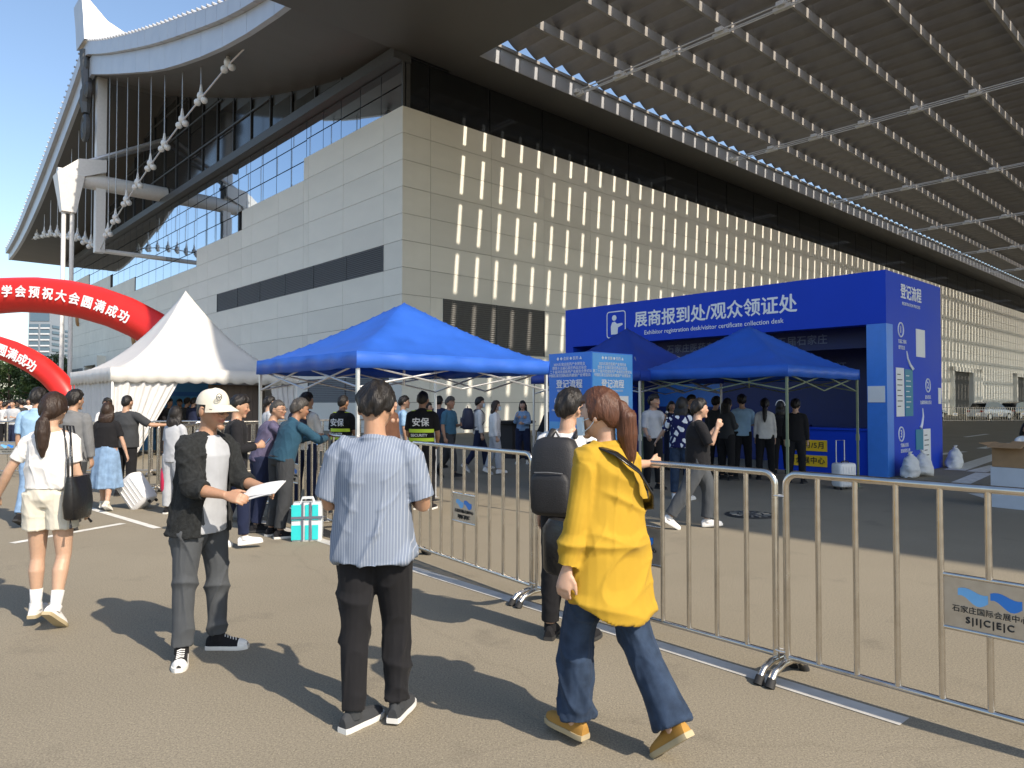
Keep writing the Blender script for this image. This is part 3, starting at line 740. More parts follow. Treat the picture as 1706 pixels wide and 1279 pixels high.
s.prism([(1.86, -.006, 3.66), (2.1, -.006, 3.66), (2.12, -.006, 3.86), (2.3, -.006, 3.93), (2.28, -.006, 3.98), (2.08, -.006, 3.97), (2.0, -.006, 4.04), (1.9, -.006, 4.02), (1.85, -.006, 3.9)], (0, .004, 0)); s.build('pictogram', M_TXTW, booth)
RS = (math.pi/2, 0, math.pi/2); SX = W_ + .004
text('side_lettering', '登记流程', .36, M_TXTW, booth, (SX, 1.55, 4.16), RS, bold=.02, sx=.95)
text('side_lettering', 'REGISTRATION PROCESS', .105, M_TXTW, booth, (SX, 1.55, 3.9), RS)
for t, (y, z) in (('1', (.85, 3.29)), ('2', (2.6, 2.05)), ('3', (.8, .92))):
    s = MB(); s.tube([(SX, y + .16*math.cos(q), z + .16*math.sin(q)) for q in np.linspace(0, 6.283, 24)[:-1]], .016, 5, closed=True); s.build('number_ring', M_TXTW, booth)
    text('side_lettering', t, .24, M_TXTW, booth, (SX, y, z), RS, bold=.01)
for t, y, z in (('扫描二维码', .95, 3.02), ('填写信息', .9, 2.88), ('提交登记', 2.6, 1.76), ('完成现场观众登记', 2.45, 1.63), ('凭确认信息', 1.0, .66), ('现场领取证件', 1.05, .53)):
    text('side_lettering', t, .10, M_TXTW, booth, (SX, y, z), RS)
def arrow(pts, parent, wd=.05):
    MB().tube([(SX, y, z) for y, z in pts], np.linspace(.015, wd, len(pts)), 6).build('arrow', M_TXTW, parent)
arrow([(1.2, 2.82), (1.25, 2.65), (1.4, 2.5), (1.55, 2.42)], booth); arrow([(2.2, 1.5), (2.22, 1.3), (2.12, 1.12), (2.02, 1.02)], booth)
for (y0, y1, z0, z1, m) in ((.52, 1.0, 1.32, 2.42, M_PAPER), (1.06, 1.56, 1.32, 2.4, M_TEAL), (1.82, 2.42, 2.72, 3.38, M_PAPER), (1.72, 2.2, .52, 1.0, M_TEAL), (2.22, 2.72, .1, 1.0, M_PAPER)):
    s = MB().box((W_ + .0005, y0, z0), (W_ + .012, y1, z1)).build('poster', m, booth)
    if z1 - z0 > .7:
        for k in range(7): MB().box((W_ + .0125, y0 + .06, z1 - .16 - k*.12), (W_ + .0145, y0 + (.36 if k % 3 else .26), z1 - .14 - k*.12)).build('print_line', M_TXTB if m is M_PAPER else M_PAPER, s)
s = MB().box((W_ - .40, -.014, 1.64), (W_ - .04, -.002, 2.0)).build('paper_notice', M_PAPER, booth)
s = MB().box((W_ + .001, D_ - .3, 1.6), (W_ + .01, D_ - .08, 2.0)).build('paper_notice', M_PAPER, booth)

# ================================================================== SIGN COLUMN
sc_ = empty('sign_column', (1.34, 12.1, 0), TH); put(sc_, 'square blue sign column with registration steps in white lettering', 'sign')
MB().box((0, 0, 0), (1.12, 1.0, 2.5)).build('column_body', M_SIGNB, sc_)
MB().box((.02, -.008, .02), (1.10, -.002, 2.48)).build('print_panel', M_SIGNL, sc_)
MB().box((-.008, .02, .02), (-.002, .98, 1.3)).build('print_panel', M_SIGNL, sc_)
for (rot, f, wdt) in ((UP, lambda x, z: (x, -.012, z), 1.1), ((math.pi/2, 0, -math.pi/2), lambda x, z: (-.012, 1.0 - x, z), 1.0)):
    c = wdt / 2
    text('lettering', '◆ ● 会展 ● 医药 ▲', .065, M_TXTW, sc_, f(c, 2.40), rot)
    for k, t in enumerate(('2025石家庄医药产业博览会', '暨第十五届石家庄药品交易会', '第二十届河北省医药产业展览会暨论坛', '中国石家庄国际医药健康产业博览会')):
        text('lettering', t, .062, M_TXTW, sc_, f(c, 2.30 - k*.065), rot)
    text('lettering', '登记流程', .155, M_TXTW, sc_, f(c, 1.95), rot, bold=.02)
    text('lettering', 'REGISTRATION PROCESS', .05, M_TXTW, sc_, f(c, 1.84), rot)
    text('lettering', '①', .17, M_TXTW, sc_, f(.22, 1.65), rot); text('lettering', '扫描二维码填写信息', .04, M_TXTW, sc_, f(.26, 1.50), rot)
    text('lettering', '②', .17, M_TXTW, sc_, f(.8, 1.25), rot)
    x0 = f(.72, 1.55); x1 = f(.98, 1.75)
    MB().box([min(p, q) - (.002 if p == q else 0) for p, q in zip(x0, x1)], [max(p, q) for p, q in zip(x0, x1)]).build('white_card', M_PAPER, sc_)
    pts = [f(.3, 1.42), f(.32, 1.32), f(.4, 1.24), f(.5, 1.2)]
    MB().tube(pts, [.008, .014, .02, .03], 6).build('arrow', M_TXTW, sc_)

# ================================================================== INFLATABLE ARCHES
def arch(cx, cy, rz, hw, hz, rad, label, txt, size, th0, dth):
    r = empty('inflatable_arch', (cx, cy, 0), rz); put(r, label, 'arch', 'red inflatable arches')
    P = lambda t: Vector((hw * math.sin(t), 0, hz * math.cos(t)))
    pts = [P(t) for t in np.linspace(-math.pi/2, math.pi/2, 41)]
    MB().tube(pts, [rad * (1 + .012*math.sin(i*3.1)) for i in range(41)], 20, up=(0, 1, 0)).build('air_tube', M_RED, r, smooth=60)
    for s in (-1, 1): MB().box((s*hw - rad*1.15, -rad*1.15, 0), (s*hw + rad*1.15, rad*1.15, .22)).build('foot_pad', M_BLACK, r)
    t = th0
    for ch in txt:
        p = P(t); tg = (P(t + .01) - P(t - .01)).normalized(); an = math.atan2(-tg.z, tg.x)
        text('lettering', ch, size, M_TXTW, r, (p.x, -rad - .012, p.z), (math.pi/2, an, 0), bold=.03)
        t += dth
    return r
arch(-20.6, 30.0, R_(-6), 9.0, 6.15, .74, 'large red inflatable arch with white lettering rising behind the white tent', '药学会预祝大会圆满成功', .50, -.067, .067)
arch(-41.5, 52.0, R_(-6), 10.6, 6.2, .80, 'farther red inflatable arch coming down in front of the green trees', '预祝大会圆满成功', .85, .18, .092)

# ================================================================== SMALL THINGS ON THE GROUND
mh = empty('manhole_cover', gp(1250, 858)); put(mh, 'round cast iron manhole cover with ribbed pattern set in the asphalt', 'manhole cover')
s = MB(); s.tube([(0, 0, .001), (0, 0, .010)], .36, 40); s.build('rim', M_IRON, mh)
s = MB(); s.tube([(0, 0, .0105), (0, 0, .016)], .32, 40); cv = s.build('cover', M_IRON, mh)
s = MB()
for k in range(16):
    t = k * math.pi / 8
    for r0, r1 in ((.08, .16), (.19, .29)): s.obox(((r0 + r1)/2*math.cos(t + r0*3), (r0 + r1)/2*math.sin(t + r0*3), .019), Vector((math.cos(t + r0*3), math.sin(t + r0*3), 0))*(r1 - r0)/2, Vector((-math.sin(t + r0*3), math.cos(t + r0*3), 0))*.014, (0, 0, .003))
s.build('raised_ribs', M_SSP, cv)
def sack(p, label, tilt, sc=1.0):
    s = MB(); rings = []; rs = np.random.RandomState(int(abs(p[0]*100)) % 1000)
    for k in range(17):
        t = k / 16; wz = float(np.interp(t, (0, .06, .3, .6, .78, .86, .90, .95, 1.0), (.17, .225, .235, .20, .12, .055, .045, .075, .095)))
        sl = .06*math.sin(t*2.2) + .02*rs.randn()*t
        rings.append([(wz*1.15*math.cos(q)*(1 + .09*math.sin(3*q + k*.5) + .05*rs.randn()) + sl, wz*(.78 if t < .85 else .35)*math.sin(q)*(1 + .08*math.cos(2*q + k*.7)), .56 * t + .012*rs.randn()*(0 < k < 16)) for q in np.linspace(0, 6.283, 21)[:-1]])
    s.loft(rings); o = s.build('sandbag', M_SACK, smooth=60, loc=p, rot=(tilt[0], tilt[1], tilt[2]), scale=(sc, sc, sc)); put(o, label, 'sandbag', 'sandbags weighing down the booth')
    t_ = MB().tube([(.055, 0, .485), (.055, 0, .505)], .058, 10).build('tie', M_PAPER, o); return o
base = FR + RV * 0 - RV * .3 - RU * -.2
sack(FR + RU*.35 - RV*.32, 'white woven sandbag leaning on the booth side wall under the number three', (0, 0, TH), 1.0)
sack(FR + RU*.95 - RV*.40, 'white woven sandbag slumped over beside another at the booth corner', (R_(-8), R_(14), TH), 1.05)
sack(FR + RU*3.6 - RV*.25, 'white woven sandbag standing at the rear edge of the booth side wall', (R_(3), 0, TH), 1.0)

def suitcase(name, loc, rz, sz, m, label, tilt=(0, 0), handle=.45, mh_=M_ALU):
    r = empty(name, loc, 0); r.rotation_euler = (tilt[0], tilt[1], rz); w_, d_, h_ = sz
    s = MB(); rings = []
    def rr(x, y, z, rc=.06, inset=0):
        pts = []
        for sx, sy, a0 in ((1, 1, 0), (-1, 1, 90), (-1, -1, 180), (1, -1, 270)):
            for k in range(5): q = R_(a0 + k*22.5); pts.append((sx*(x - rc) + rc*math.cos(q), sy*(y - rc) + rc*math.sin(q), z))
        return pts
    for z, k in ((.05, .8), (.065, .93), (.10, 1), (h_ - .05, 1), (h_ - .015, .95), (h_, .82)): rings.append(rr(w_/2*k, d_/2*k, z))
    s.loft(rings); b = s.build('shell', m, r, smooth=35)
    for k in range(5):
        x = -w_/2 + w_*(k + 1)/6
        for y in (-1, 1): MB().tube([(x, y*d_/2, .12), (x, y*d_/2, h_ - .07)], .008, 6).build('rib', m, b)
    for x in (-1, 1):
        for y in (-1, 1): MB().tube([(x*(w_/2 - .06) - .012, y*(d_/2 - .05), .025), (x*(w_/2 - .06) + .012, y*(d_/2 - .05), .025)], .025, 12).build('wheel', M_BLACK, r)
    if handle:
        MB().tube([(-.1, d_/2 - .05, h_ - .02), (-.1, d_/2 - .05, h_ + handle), (.1, d_/2 - .05, h_ + handle), (.1, d_/2 - .05, h_ - .02)], .010, 8).build('pull_handle', mh_, r)
    MB().tube([(-.09, -.03, h_), (-.07, -.03, h_ + .03), (.07, -.03, h_ + .03), (.09, -.03, h_)], .012, 8).build('carry_handle', M_BLACK, r)
    put(r, label, 'suitcase'); return r
M_CASEW = mat('white_case', (.72, .72, .72), .3, var=.04, bump=.05, bscale=8)
M_CASEG = mat('grey_case', (.22, .225, .23), .35, .2, var=.06)
suitcase('suitcase', gp(1406, 815), R_(20), (.40, .26, .5), M_CASEW, 'small white rolling case with black centre panel before the booth counter', handle=.42)
cs = bpy.data.objects['suitcase.001'] if 'suitcase.001' in bpy.data.objects else None
suitcase('suitcase', gp(408, 868), R_(-30), (.46, .30, .62), M_CASEG, 'grey ribbed rolling suitcase standing behind the man handing out papers', handle=.46)

# turquoise striped bag
M_TQ = mat('turquoise_plastic', (.03, .55, .56), .35, var=.08)
M_CLR = mat('pale_plastic', (.62, .66, .68), .25, var=.06)
M_STRAP = mat('grey_strap', (.12, .13, .17), .6)
tb = empty('striped_bag', gp(512, 899), R_(12)); put(tb, 'turquoise and silver striped carrier bag on the ground beside leaning man', 'bag')
s = MB(); rings = []
for z, k in ((0, .96), (.02, 1), (.22, 1.03), (.42, .97), (.45, .9)): rings.append([(x*k, y*k, z) for x, y in ((-.17, -.09), (0, -.10), (.17, -.09), (.18, 0), (.17, .09), (0, .10), (-.17, .09), (-.18, 0))])
s.loft(rings); bo = s.build('bag_body', M_CLR, tb, smooth=40)
for x0, x1 in ((-.176, -.06), (-.02, .02), (.06, .13)):
    s = MB(); 
    for z0, z1 in ((.02, .19), (.25, .43)): s.box((x0, -.108, z0), (x1, -.100, z1)); 
    s.build('stripe', M_TQ, bo)
for x in (-.05, .04): MB().box((x - .012, -.114, .01), (x + .012, -.109, .46)).build('strap', M_STRAP, bo)
MB().box((-.18, -.118, .265), (.18, -.1145, .295)).build('strap', M_STRAP, bo)
for y in (-.06, .06): MB().tube([(-.08, y, .44), (-.06, y, .50), (.06, y, .50), (.08, y, .44)], .009, 6).build('bag_handle', M_CLR, tb)

# cartons at the right edge
cb = gp(1690, 846)
def carton(loc, rz, sz, m, label, flaps=False, lines=False):
    r = empty('carton', loc, rz); put(r, label, 'box'); x, y, h_ = sz
    t = .012; s = MB(); s.box((-x/2, -y/2, 0), (x/2, y/2, t)); s.box((-x/2, -y/2, t), (-x/2 + t, y/2, h_)); s.box((x/2 - t, -y/2, t), (x/2, y/2, h_)); s.box((-x/2 + t, -y/2, t), (x/2 - t, -y/2 + t, h_)); s.box((-x/2 + t, y/2 - t, t), (x/2 - t, y/2, h_))
    if not flaps: s.box((-x/2 + .002, -y/2 + .002, h_), (x/2 - .002, y/2 - .002, h_ + .008))
    s.build('box_body', m, r)
    if flaps:
        for sx in (-1, 1): MB().obox((sx*(x/2 + .08), 0, h_ + .04), (.1, 0, sx*-.0 + .05 if False else .03), (0, y/2, 0), (0, 0, .005)).build('flap', m, r)
        for sy in (-1, 1): MB().obox((0, sy*(y/2 + .08), h_ + .03), (x/2, 0, 0), (0, .1, sy*.03), (0, 0, .005)).build('flap', m, r)
    return r
M_CW = mat('printed_carton', (.55, .58, .62), .6, var=.05)
c1 = carton(cb + Vector((.12, .1, 0)), R_(35), (.62, .5, .62), M_CW, 'white printed appliance carton standing under an open brown box')
for z in (.5, .12): MB().box((-.24, -.256, z - .02), (.02 if z > .3 else -.06, -.251, z + .02)).build('print_line', M_TXTB, c1)
carton(cb + Vector((.12, .1, .632)), R_(35), (.60, .46, .30), M_CARD, 'open brown cardboard box with raised flaps on a white carton', True)

# dark lectern-like table in the street, rubbish stand
lt = empty('side_stand', gp(858, 762), TH); put(lt, 'black draped stand behind the walking woman in white jacket', 'stand')
s = MB(); rings = []
for z, k in ((0, 1.02), (.5, .96), (1.0, .95), (1.02, 1.25), (1.08, 1.3), (1.1, 1.1)): rings.append([(x*k*.38 + .01*math.sin(9*x + z), y*k*.3, z) for x, y in ((-1, -1), (-.5, -1.05), (0, -1), (.5, -1.04), (1, -1), (1.03, 0), (1, 1), (0, 1), (-1, 1), (-1.03, 0))])
s.loft(rings); s.build('drape', mat('black_drape', (.02, .018, .018), .8), lt, smooth=40)

# ================================================================== PARKED CARS
M_CARW = mat('white_car_paint', (.72, .73, .74), .25, var=.02, coat=.6)
M_CARD_ = mat('black_car_paint', (.02, .02, .022), .2, var=.02, coat=.6)
M_CGL = mat('car_glass', (.015, .018, .02), .06, spec=.7, var=0)
M_TYRE = mat('tyre', (.02, .02, .02), .8); M_LAMP = mat('lamp_lens', (.7, .7, .72), .1); M_TAIL = mat('tail_lens', (.4, .01, .01), .2)
def car(p, rz, paint, label):
    r = empty('parked_car', p, rz); put(r, label, 'car', 'cars parked along the hall')
    prof = [(-2.3, .35, .75), (-2.25, .3, 1.0), (-1.7, .28, 1.05), (-1.0, .28, 1.06), (.9, .28, 1.02), (1.6, .28, .95), (2.2, .3, .82), (2.32, .38, .62)]
    s = MB(); s.loft([[(x, yy*.9, zz) for yy, zz in ((-.92, z0 + .1), (-.85, z0), (.85, z0), (.92, z0 + .1), (.95, (z0 + z1)/2), (.88, z1 - .06), (.7, z1), (-.7, z1), (-.88, z1 - .06), (-.95, (z0 + z1)/2))] for x, z0, z1 in prof]); b = s.build('body', paint, r, smooth=40)
    cab = [(-2.0, .70, 1.05), (-1.6, .66, 1.55), (-.8, .63, 1.68), (.2, .63, 1.66), (.75, .66, 1.4), (1.3, .72, 1.0)]
    s = MB(); s.loft([[(x, y, z), (x, -y, z), (x, -y - .06, .98), (x, y + .06, .98)] for x, y, z in cab]); s.build('windows', M_CGL, r, smooth=30)
    s = MB(); s.loft([[(x, y*.94, z + .015), (x, -y*.94, z + .015), (x, -y*.98, z - .05), (x, y*.98, z - .05)] for x, y, z in cab[1:4]]); s.build('roof_panel', paint, r, smooth=30)
    for x in (-1.42, 1.42):
        for y in (-1, 1):
            w_ = MB().tube([(x, y*.66, .33), (x, y*.87, .33)], .33, 20).build('wheel', M_TYRE, r, smooth=40)
            MB().tube([(x, y*.80, .33), (x, y*.885, .33)], .2, 14).build('rim', M_ALU, w_, smooth=40)
    for y in (-.62, .62):
        MB().box((2.18, y - .18, .62), (2.33, y + .18, .74)).build('headlight', M_LAMP, r); MB().box((-2.33, y - .16, .72), (-2.24, y + .16, .9)).build('tail_light', M_TAIL, r)
car(gp(1650, 699), R_(25), M_CARW, 'white estate car parked beside the striped sunlit wall')
car(gp(1700, 699.5) + Vector((2, 3, 0)), R_(28), M_CARD_, 'black car parked beyond the white one at the hall wall')
car(gp(1590, 698) + Vector((-1, 3, 0)), R_(30), M_CARD_, 'dark car behind the crowd barriers near the hall door')

# ================================================================== TREES AND TOWERS AT THE LEFT HORIZON
def tree(p, h, rad, m, label, seed, n=2600):
    rs = np.random.RandomState(seed); r = empty('leafy_tree', p); put(r, label, 'tree', 'trees behind the arches')
    s = MB(); s.tube([(0, 0, 0), (.05, .02, h*.25), (-.04, .06, h*.5), (.02, 0, h*.8)], [.2, .16, .12, .04], 8)
    for k in range(7):
        a_ = k*.9 + seed; z = h*(.28 + .07*k); s.tube([(0, 0, z), (rad*.35*math.cos(a_), rad*.35*math.sin(a_), z + h*.10), (rad*.7*math.cos(a_), rad*.7*math.sin(a_), z + h*.16)], [.08, .05, .02], 5)
    s.build('trunk', M_BARK, r, smooth=True)
    C = []
    for k in range(26):
        a_ = rs.rand()*6.28; q = rad * (rs.rand() ** .5) * .85; z = h*(.32 + .62*rs.rand()); q *= math.sqrt(max(.08, 1 - ((z - h*.55)/(h*.5))**2)); C.append((q*math.cos(a_), q*math.sin(a_), z, rad*(.22 + .2*rs.rand())))
    V, Fc = [], []
    for i in range(n):
        c = C[rs.randint(len(C))]; d = rs.randn(3); d /= np.linalg.norm(d); rr_ = c[3]*(.55 + .5*rs.rand())
        o = np.array(c[:3]) + d*rr_*np.array((1, 1, .75)); t = rs.randn(3); t /= np.linalg.norm(t); u = np.cross(d, t); u /= np.linalg.norm(u) + 1e-6; sz = .12 + .12*rs.rand()
        b = len(V); V += [tuple(o - t*sz), tuple(o + u*sz*.5), tuple(o + t*sz), tuple(o - u*sz*.5)]; Fc.append((b, b+1, b+2, b+3))
    MB().add(V, Fc).build('crown', m, r)
tl = ['leafy green tree behind the far red arch, its crown the tallest', 'rounded dark green tree under the end of the far red arch', 'olive green tree beside the glass office tower foot', 'dense green tree behind the far crowd at the barrier', 'low spreading tree between the red arch and the hall']
for k, (px, d, h, rad, m) in enumerate(((15, 74, 7.0, 3.6, M_LEAF), (52, 80, 6.6, 3.4, M_LEAF2), (88, 92, 8.2, 3.2, M_LEAF2), (-30, 76, 7.6, 3.8, M_LEAF), (70, 70, 4.6, 2.6, M_LEAF))):
    tree(Vector(((px - CX)/F_PX*d, d, 0)), h, rad, m, tl[k], 11 + k)
M_TOW = mat('tower_cladding', (.28, .32, .36), .5, .2); M_TWB = mat('tower_band', (.62, .64, .66), .6); M_TGL = mat('tower_glass', (.16, .22, .28), .12, .6, var=0)
def tower(px0, px1, d, ztop, label, nfl, rz):
    x0, x1 = (px0 - CX)/F_PX*d, (px1 - CX)/F_PX*d; w_ = x1 - x0
    r = empty('office_tower', ((x0 + x1)/2, d, 0), rz); put(r, label, 'building', 'towers on the horizon')
    MB().box((-w_/2, 0, 0), (w_/2, w_, ztop)).build('wall', M_TOW, r)
    fh = ztop*.80/nfl
    for k in range(nfl):
        for sx in (-1, 1):
            wn = MB().box((sx*w_*.25 - w_*.2, -.25, fh*k + fh*.45), (sx*w_*.25 + w_*.2, -.02, fh*k + fh)).build('window_band', M_TGL, r)
            MB().box((sx*w_*.25 - w_*.2, -.4, fh*k + fh*.2), (sx*w_*.25 + w_*.2, -.255, fh*k + fh*.44)).build('sill_band', M_TWB, wn)
        MB().box((w_/2 + .02, .6, fh*k + fh*.4), (w_/2 + .3, w_ - .6, fh*k + fh*.85)).build('window_band', M_TGL, r)
    MB().box((-w_*.42, -.2, ztop*.83), (w_*.42, -.02, ztop*.96)).build('crown_glass', M_TGL, r)
tower(46, 83, 300, 43, 'grey office tower with pale floor bands beyond the red arch', 14, R_(2)); tower(84, 106, 330, 44, 'slimmer grey tower standing right beside the banded office tower', 16, R_(-10))
# ================================================================== PEOPLE
JOBS = []
def job(o, voxel, smooth=3, post=None):
    m = o.modifiers.new('r', 'REMESH'); m.mode = 'VOXEL'; m.voxel_size = voxel
    if smooth: q = o.modifiers.new('s', 'SMOOTH'); q.factor = .5; q.iterations = smooth
    JOBS.append((o, post))
def run_jobs():
    dg = bpy.context.evaluated_depsgraph_get()
    res = [(o, post, bpy.data.meshes.new_from_object(o.evaluated_get(dg))) for o, post in JOBS]
    for o, post, me in res:
        mats = [m for m in o.data.materials]; o.modifiers.clear(); old = o.data; o.data = me; bpy.data.meshes.remove(old)
        me.materials.clear()
        for m in mats: me.materials.append(m)
        if post: post(me)
        me.shade_smooth()
    JOBS.clear()
def co_of(me):
    n = len(me.vertices); c = np.empty(n*3); me.vertices.foreach_get('co', c); return c.reshape(-1, 3)
def wrinkle(me, seed, fr, amp, region=None):
    """cloth folds: ridged, warped waves pushed along the normals"""
    c = co_of(me); n = len(me.vertices); nr = np.empty(n*3); me.vertex_normals.foreach_get('vector', nr); nr = nr.reshape(-1, 3)
    rs = np.random.RandomState(seed); d = np.zeros(n); fr = np.array(fr)
    for k in range(6):
        a = rs.randn(3)*np.array((1, 1, .9)); a /= np.linalg.norm(a); b = rs.randn(3); b /= np.linalg.norm(b); m_ = rs.randn(3); f = (.7 + .35*k)
        w_ = (c*fr) @ a * f + rs.rand()*6 + 1.1*np.sin((c*fr) @ b * f*.8 + rs.rand()*6)
        mask_ = np.clip(.5 + .9*np.sin((c*fr*.55) @ m_ + rs.rand()*6), 0, 1)
        d += ((1 - np.abs(np.sin(w_)))**2.2 * 1.9 - .55) * mask_ / (1 + .25*k)
    d = np.clip(d, -.7, 9) * amp
    if region is not None: d = d * region(c)
    c = c + nr * d[:, None]; me.vertices.foreach_set('co', c.ravel()); me.update()
def skin_mat():
    m = bpy.data.materials.new('skin'); m.use_nodes = True; N = m.node_tree.nodes; L = m.node_tree.links; b = N['Principled BSDF']
    at = N.new('ShaderNodeAttribute'); at.attribute_name = 'Col'
    n = N.new('ShaderNodeTexNoise'); n.inputs['Scale'].default_value = 40; n.inputs['Detail'].default_value = 4
    tc = N.new('ShaderNodeTexCoord'); L.new(tc.outputs['Object'], n.inputs['Vector'])
    mr = N.new('ShaderNodeMapRange'); mr.inputs[3].default_value = .88; mr.inputs[4].default_value = 1.1; L.new(n.outputs[0], mr.inputs[0])
    mx = N.new('ShaderNodeMix'); mx.data_type = 'RGBA'; mx.blend_type = 'MULTIPLY'; mx.inputs[0].default_value = 1
    L.new(at.outputs['Color'], mx.inputs[6]); L.new(mr.outputs[0], mx.inputs[7]); L.new(mx.outputs[2], b.inputs['Base Color'])
    b.inputs['Roughness'].default_value = .5; b.inputs['Subsurface Weight'].default_value = .12; b.inputs['Subsurface Radius'].default_value = (.012, .005, .003); b.inputs['Subsurface Scale'].default_value = 1.0
    bp = N.new('ShaderNodeBump'); bp.inputs['Strength'].default_value = .12; bp.inputs['Distance'].default_value = .004; n2 = N.new('ShaderNodeTexNoise'); n2.inputs['Scale'].default_value = 260
    L.new(tc.outputs['Object'], n2.inputs['Vector']); L.new(n2.outputs[0], bp.inputs['Height']); L.new(bp.outputs[0], b.inputs['Normal']); return m
M_SKIN = skin_mat()
def cloth(name, col, rough=.85, var=.10, vs=9, bump=.22, bs=420, stretch=None, sheen=.04):
    return mat('cloth_' + name, col, rough, var=var, vscale=vs, bump=bump, bscale=bs, spec=.12, sheen=sheen, stretch=stretch)
def hair_mat(name, col):
    m = mat('hair_' + name, col, .46, var=.30, vscale=110, bump=.55, bscale=150, stretch=(1, 1, .12), spec=.35); return m
H_BLK = hair_mat('black', (.012, .010, .009)); H_BRN = hair_mat('dark_brown', (.030, .017, .011)); H_RED = hair_mat('auburn', (.10, .035, .016)); H_GRY = hair_mat('greying', (.05, .045, .04))
M_SOLE = mat('white_sole', (.70, .69, .65), .6, var=.06); M_SOLE_T = mat('tan_sole', (.40, .33, .20), .7); M_GUM = mat('black_sole', (.03, .03, .03), .7)
M_LENS = mat('spectacle_frame', (.02, .02, .02), .3)
M_MASK = mat('face_mask', (.55, .70, .80), .8)
def striped_cloth():
    m = cloth('striped', (.30, .36, .46)).copy(); m.name = 'cloth_striped_shirt'; N = m.node_tree.nodes; L = m.node_tree.links; b = N['Principled BSDF']
    tc = N.new('ShaderNodeTexCoord'); w_ = N.new('ShaderNodeTexWave'); w_.wave_type = 'BANDS'; w_.bands_direction = 'X'; w_.inputs['Scale'].default_value = 23; w_.inputs['Distortion'].default_value = .12; w_.inputs['Detail'].default_value = 1
    L.new(tc.outputs['Object'], w_.inputs['Vector']); r = N.new('ShaderNodeValToRGB'); e = r.color_ramp.elements; e[0].position = .86; e[0].color = (.185, .225, .30, 1); e[1].position = .95; e[1].color = (.34, .38, .45, 1)
    L.new(w_.outputs[0], r.inputs[0]); L.new(r.outputs[0], b.inputs['Base Color']); return m
def pattern_cloth():
    m = cloth('pattern', (.02, .03, .12)).copy(); m.name = 'cloth_patterned_blouse'; N = m.node_tree.nodes; L = m.node_tree.links; b = N['Principled BSDF']
    tc = N.new('ShaderNodeTexCoord'); v = N.new('ShaderNodeTexVoronoi'); v.feature = 'DISTANCE_TO_EDGE'; v.inputs['Scale'].default_value = 9; L.new(tc.outputs['Object'], v.inputs['Vector'])
    r = N.new('ShaderNodeValToRGB'); r.color_ramp.interpolation = 'CONSTANT'; e = r.color_ramp.elements; e[0].color = (.012, .014, .07, 1); e[1].position = .17; e[1].color = (.7, .72, .74, 1); L.new(v.outputs[0], r.inputs[0]); L.new(r.outputs[0], b.inputs['Base Color']); return m
C = dict(white=cloth('white', (.72, .71, .69)), cream=cloth('cream', (.66, .62, .52)), black=cloth('black', (.016, .016, .018)), charcoal=cloth('charcoal', (.045, .048, .052)), grey=cloth('grey', (.16, .165, .17)),
         slate=cloth('slate_trouser', (.075, .082, .090)), lgrey=cloth('pale_grey', (.42, .44, .47)), navy=cloth('navy', (.018, .024, .055)), denim=cloth('denim_dark', (.030, .048, .085), var=.35, vs=16, bs=700), ldenim=cloth('denim_pale', (.20, .31, .47), var=.28, vs=12, bs=700),
         yellow=cloth('mustard', (.44, .275, .030), bump=.12, var=.05), teal=cloth('teal_shirt', (.025, .07, .11)), purple=cloth('purple_grey', (.10, .09, .15), var=.3, vs=14), lblue=cloth('light_blue', (.30, .47, .66)), bluepolo=cloth('petrol_polo', (.05, .13, .20)),
         striped=striped_cloth(), pattern=pattern_cloth(), knit=cloth('black_knit', (.022, .024, .025), var=.4, vs=60, bump=.5, bs=180), brown=cloth('brown', (.14, .07, .045)), tan=mat('suede_clog', (.36, .19, .035), .8, var=.12, bump=.15, bscale=300), hivis=mat('hi_vis_yellow', (.62, .85, .04), .5, var=.03),
         pinkbag=mat('crimson_bag', (.45, .015, .07), .5, var=.1), leather=mat('black_leather', (.012, .012, .013), .28, var=.1, bump=.2, bscale=50), nylon=mat('black_nylon', (.016, .016, .018), .6, var=.15, bump=.25, bscale=120), navynylon=mat('navy_nylon', (.022, .024, .05), .6, var=.15, bump=.25, bscale=120))
V3 = Vector
def ellring(c, ax, ay, n=20, sup=1.0):
    out = []
    for i in range(n):
        t = 2*math.pi*i/n; cx, sy = math.cos(t), math.sin(t)
        out.append(c + ax*(abs(cx)**sup*(1 if cx >= 0 else -1)) + ay*(abs(sy)**sup*(1 if sy >= 0 else -1)))
    return out
WALK_L = dict(L=((0, .40, -.92), (0, .06, -1), 0, 8), R=((0, -.20, -1), (0, -.58, -.82), 0, -42))
WALK_R = dict(R=WALK_L['L'], L=WALK_L['R'])
STAND = dict(L=((-.07, .02, -1), (-.03, -.03, -1), -10, 0), R=((.07, .02, -1), (.03, -.03, -1), 10, 0))
STEP_L = dict(L=((0, .22, -1), (0, .02, -1), -4, 4), R=((0, -.10, -1), (0, -.35, -.94), 4, -25))
STEP_R = dict(R=STEP_L['L'], L=STEP_L['R'])
DOWN = dict(L=((-.16, .0, -1), (-.05, .16, -1)), R=((.16, .0, -1), (.05, .16, -1)))
PHONE = dict(L=((-.28, .10, -1), (.55, .85, .12)), R=((.28, .10, -1), (-.55, .85, .12)))
CROSS = dict(L=((-.25, .25, -1), (.95, .5, .05)), R=((.25, .25, -1), (-.95, .5, .15)))
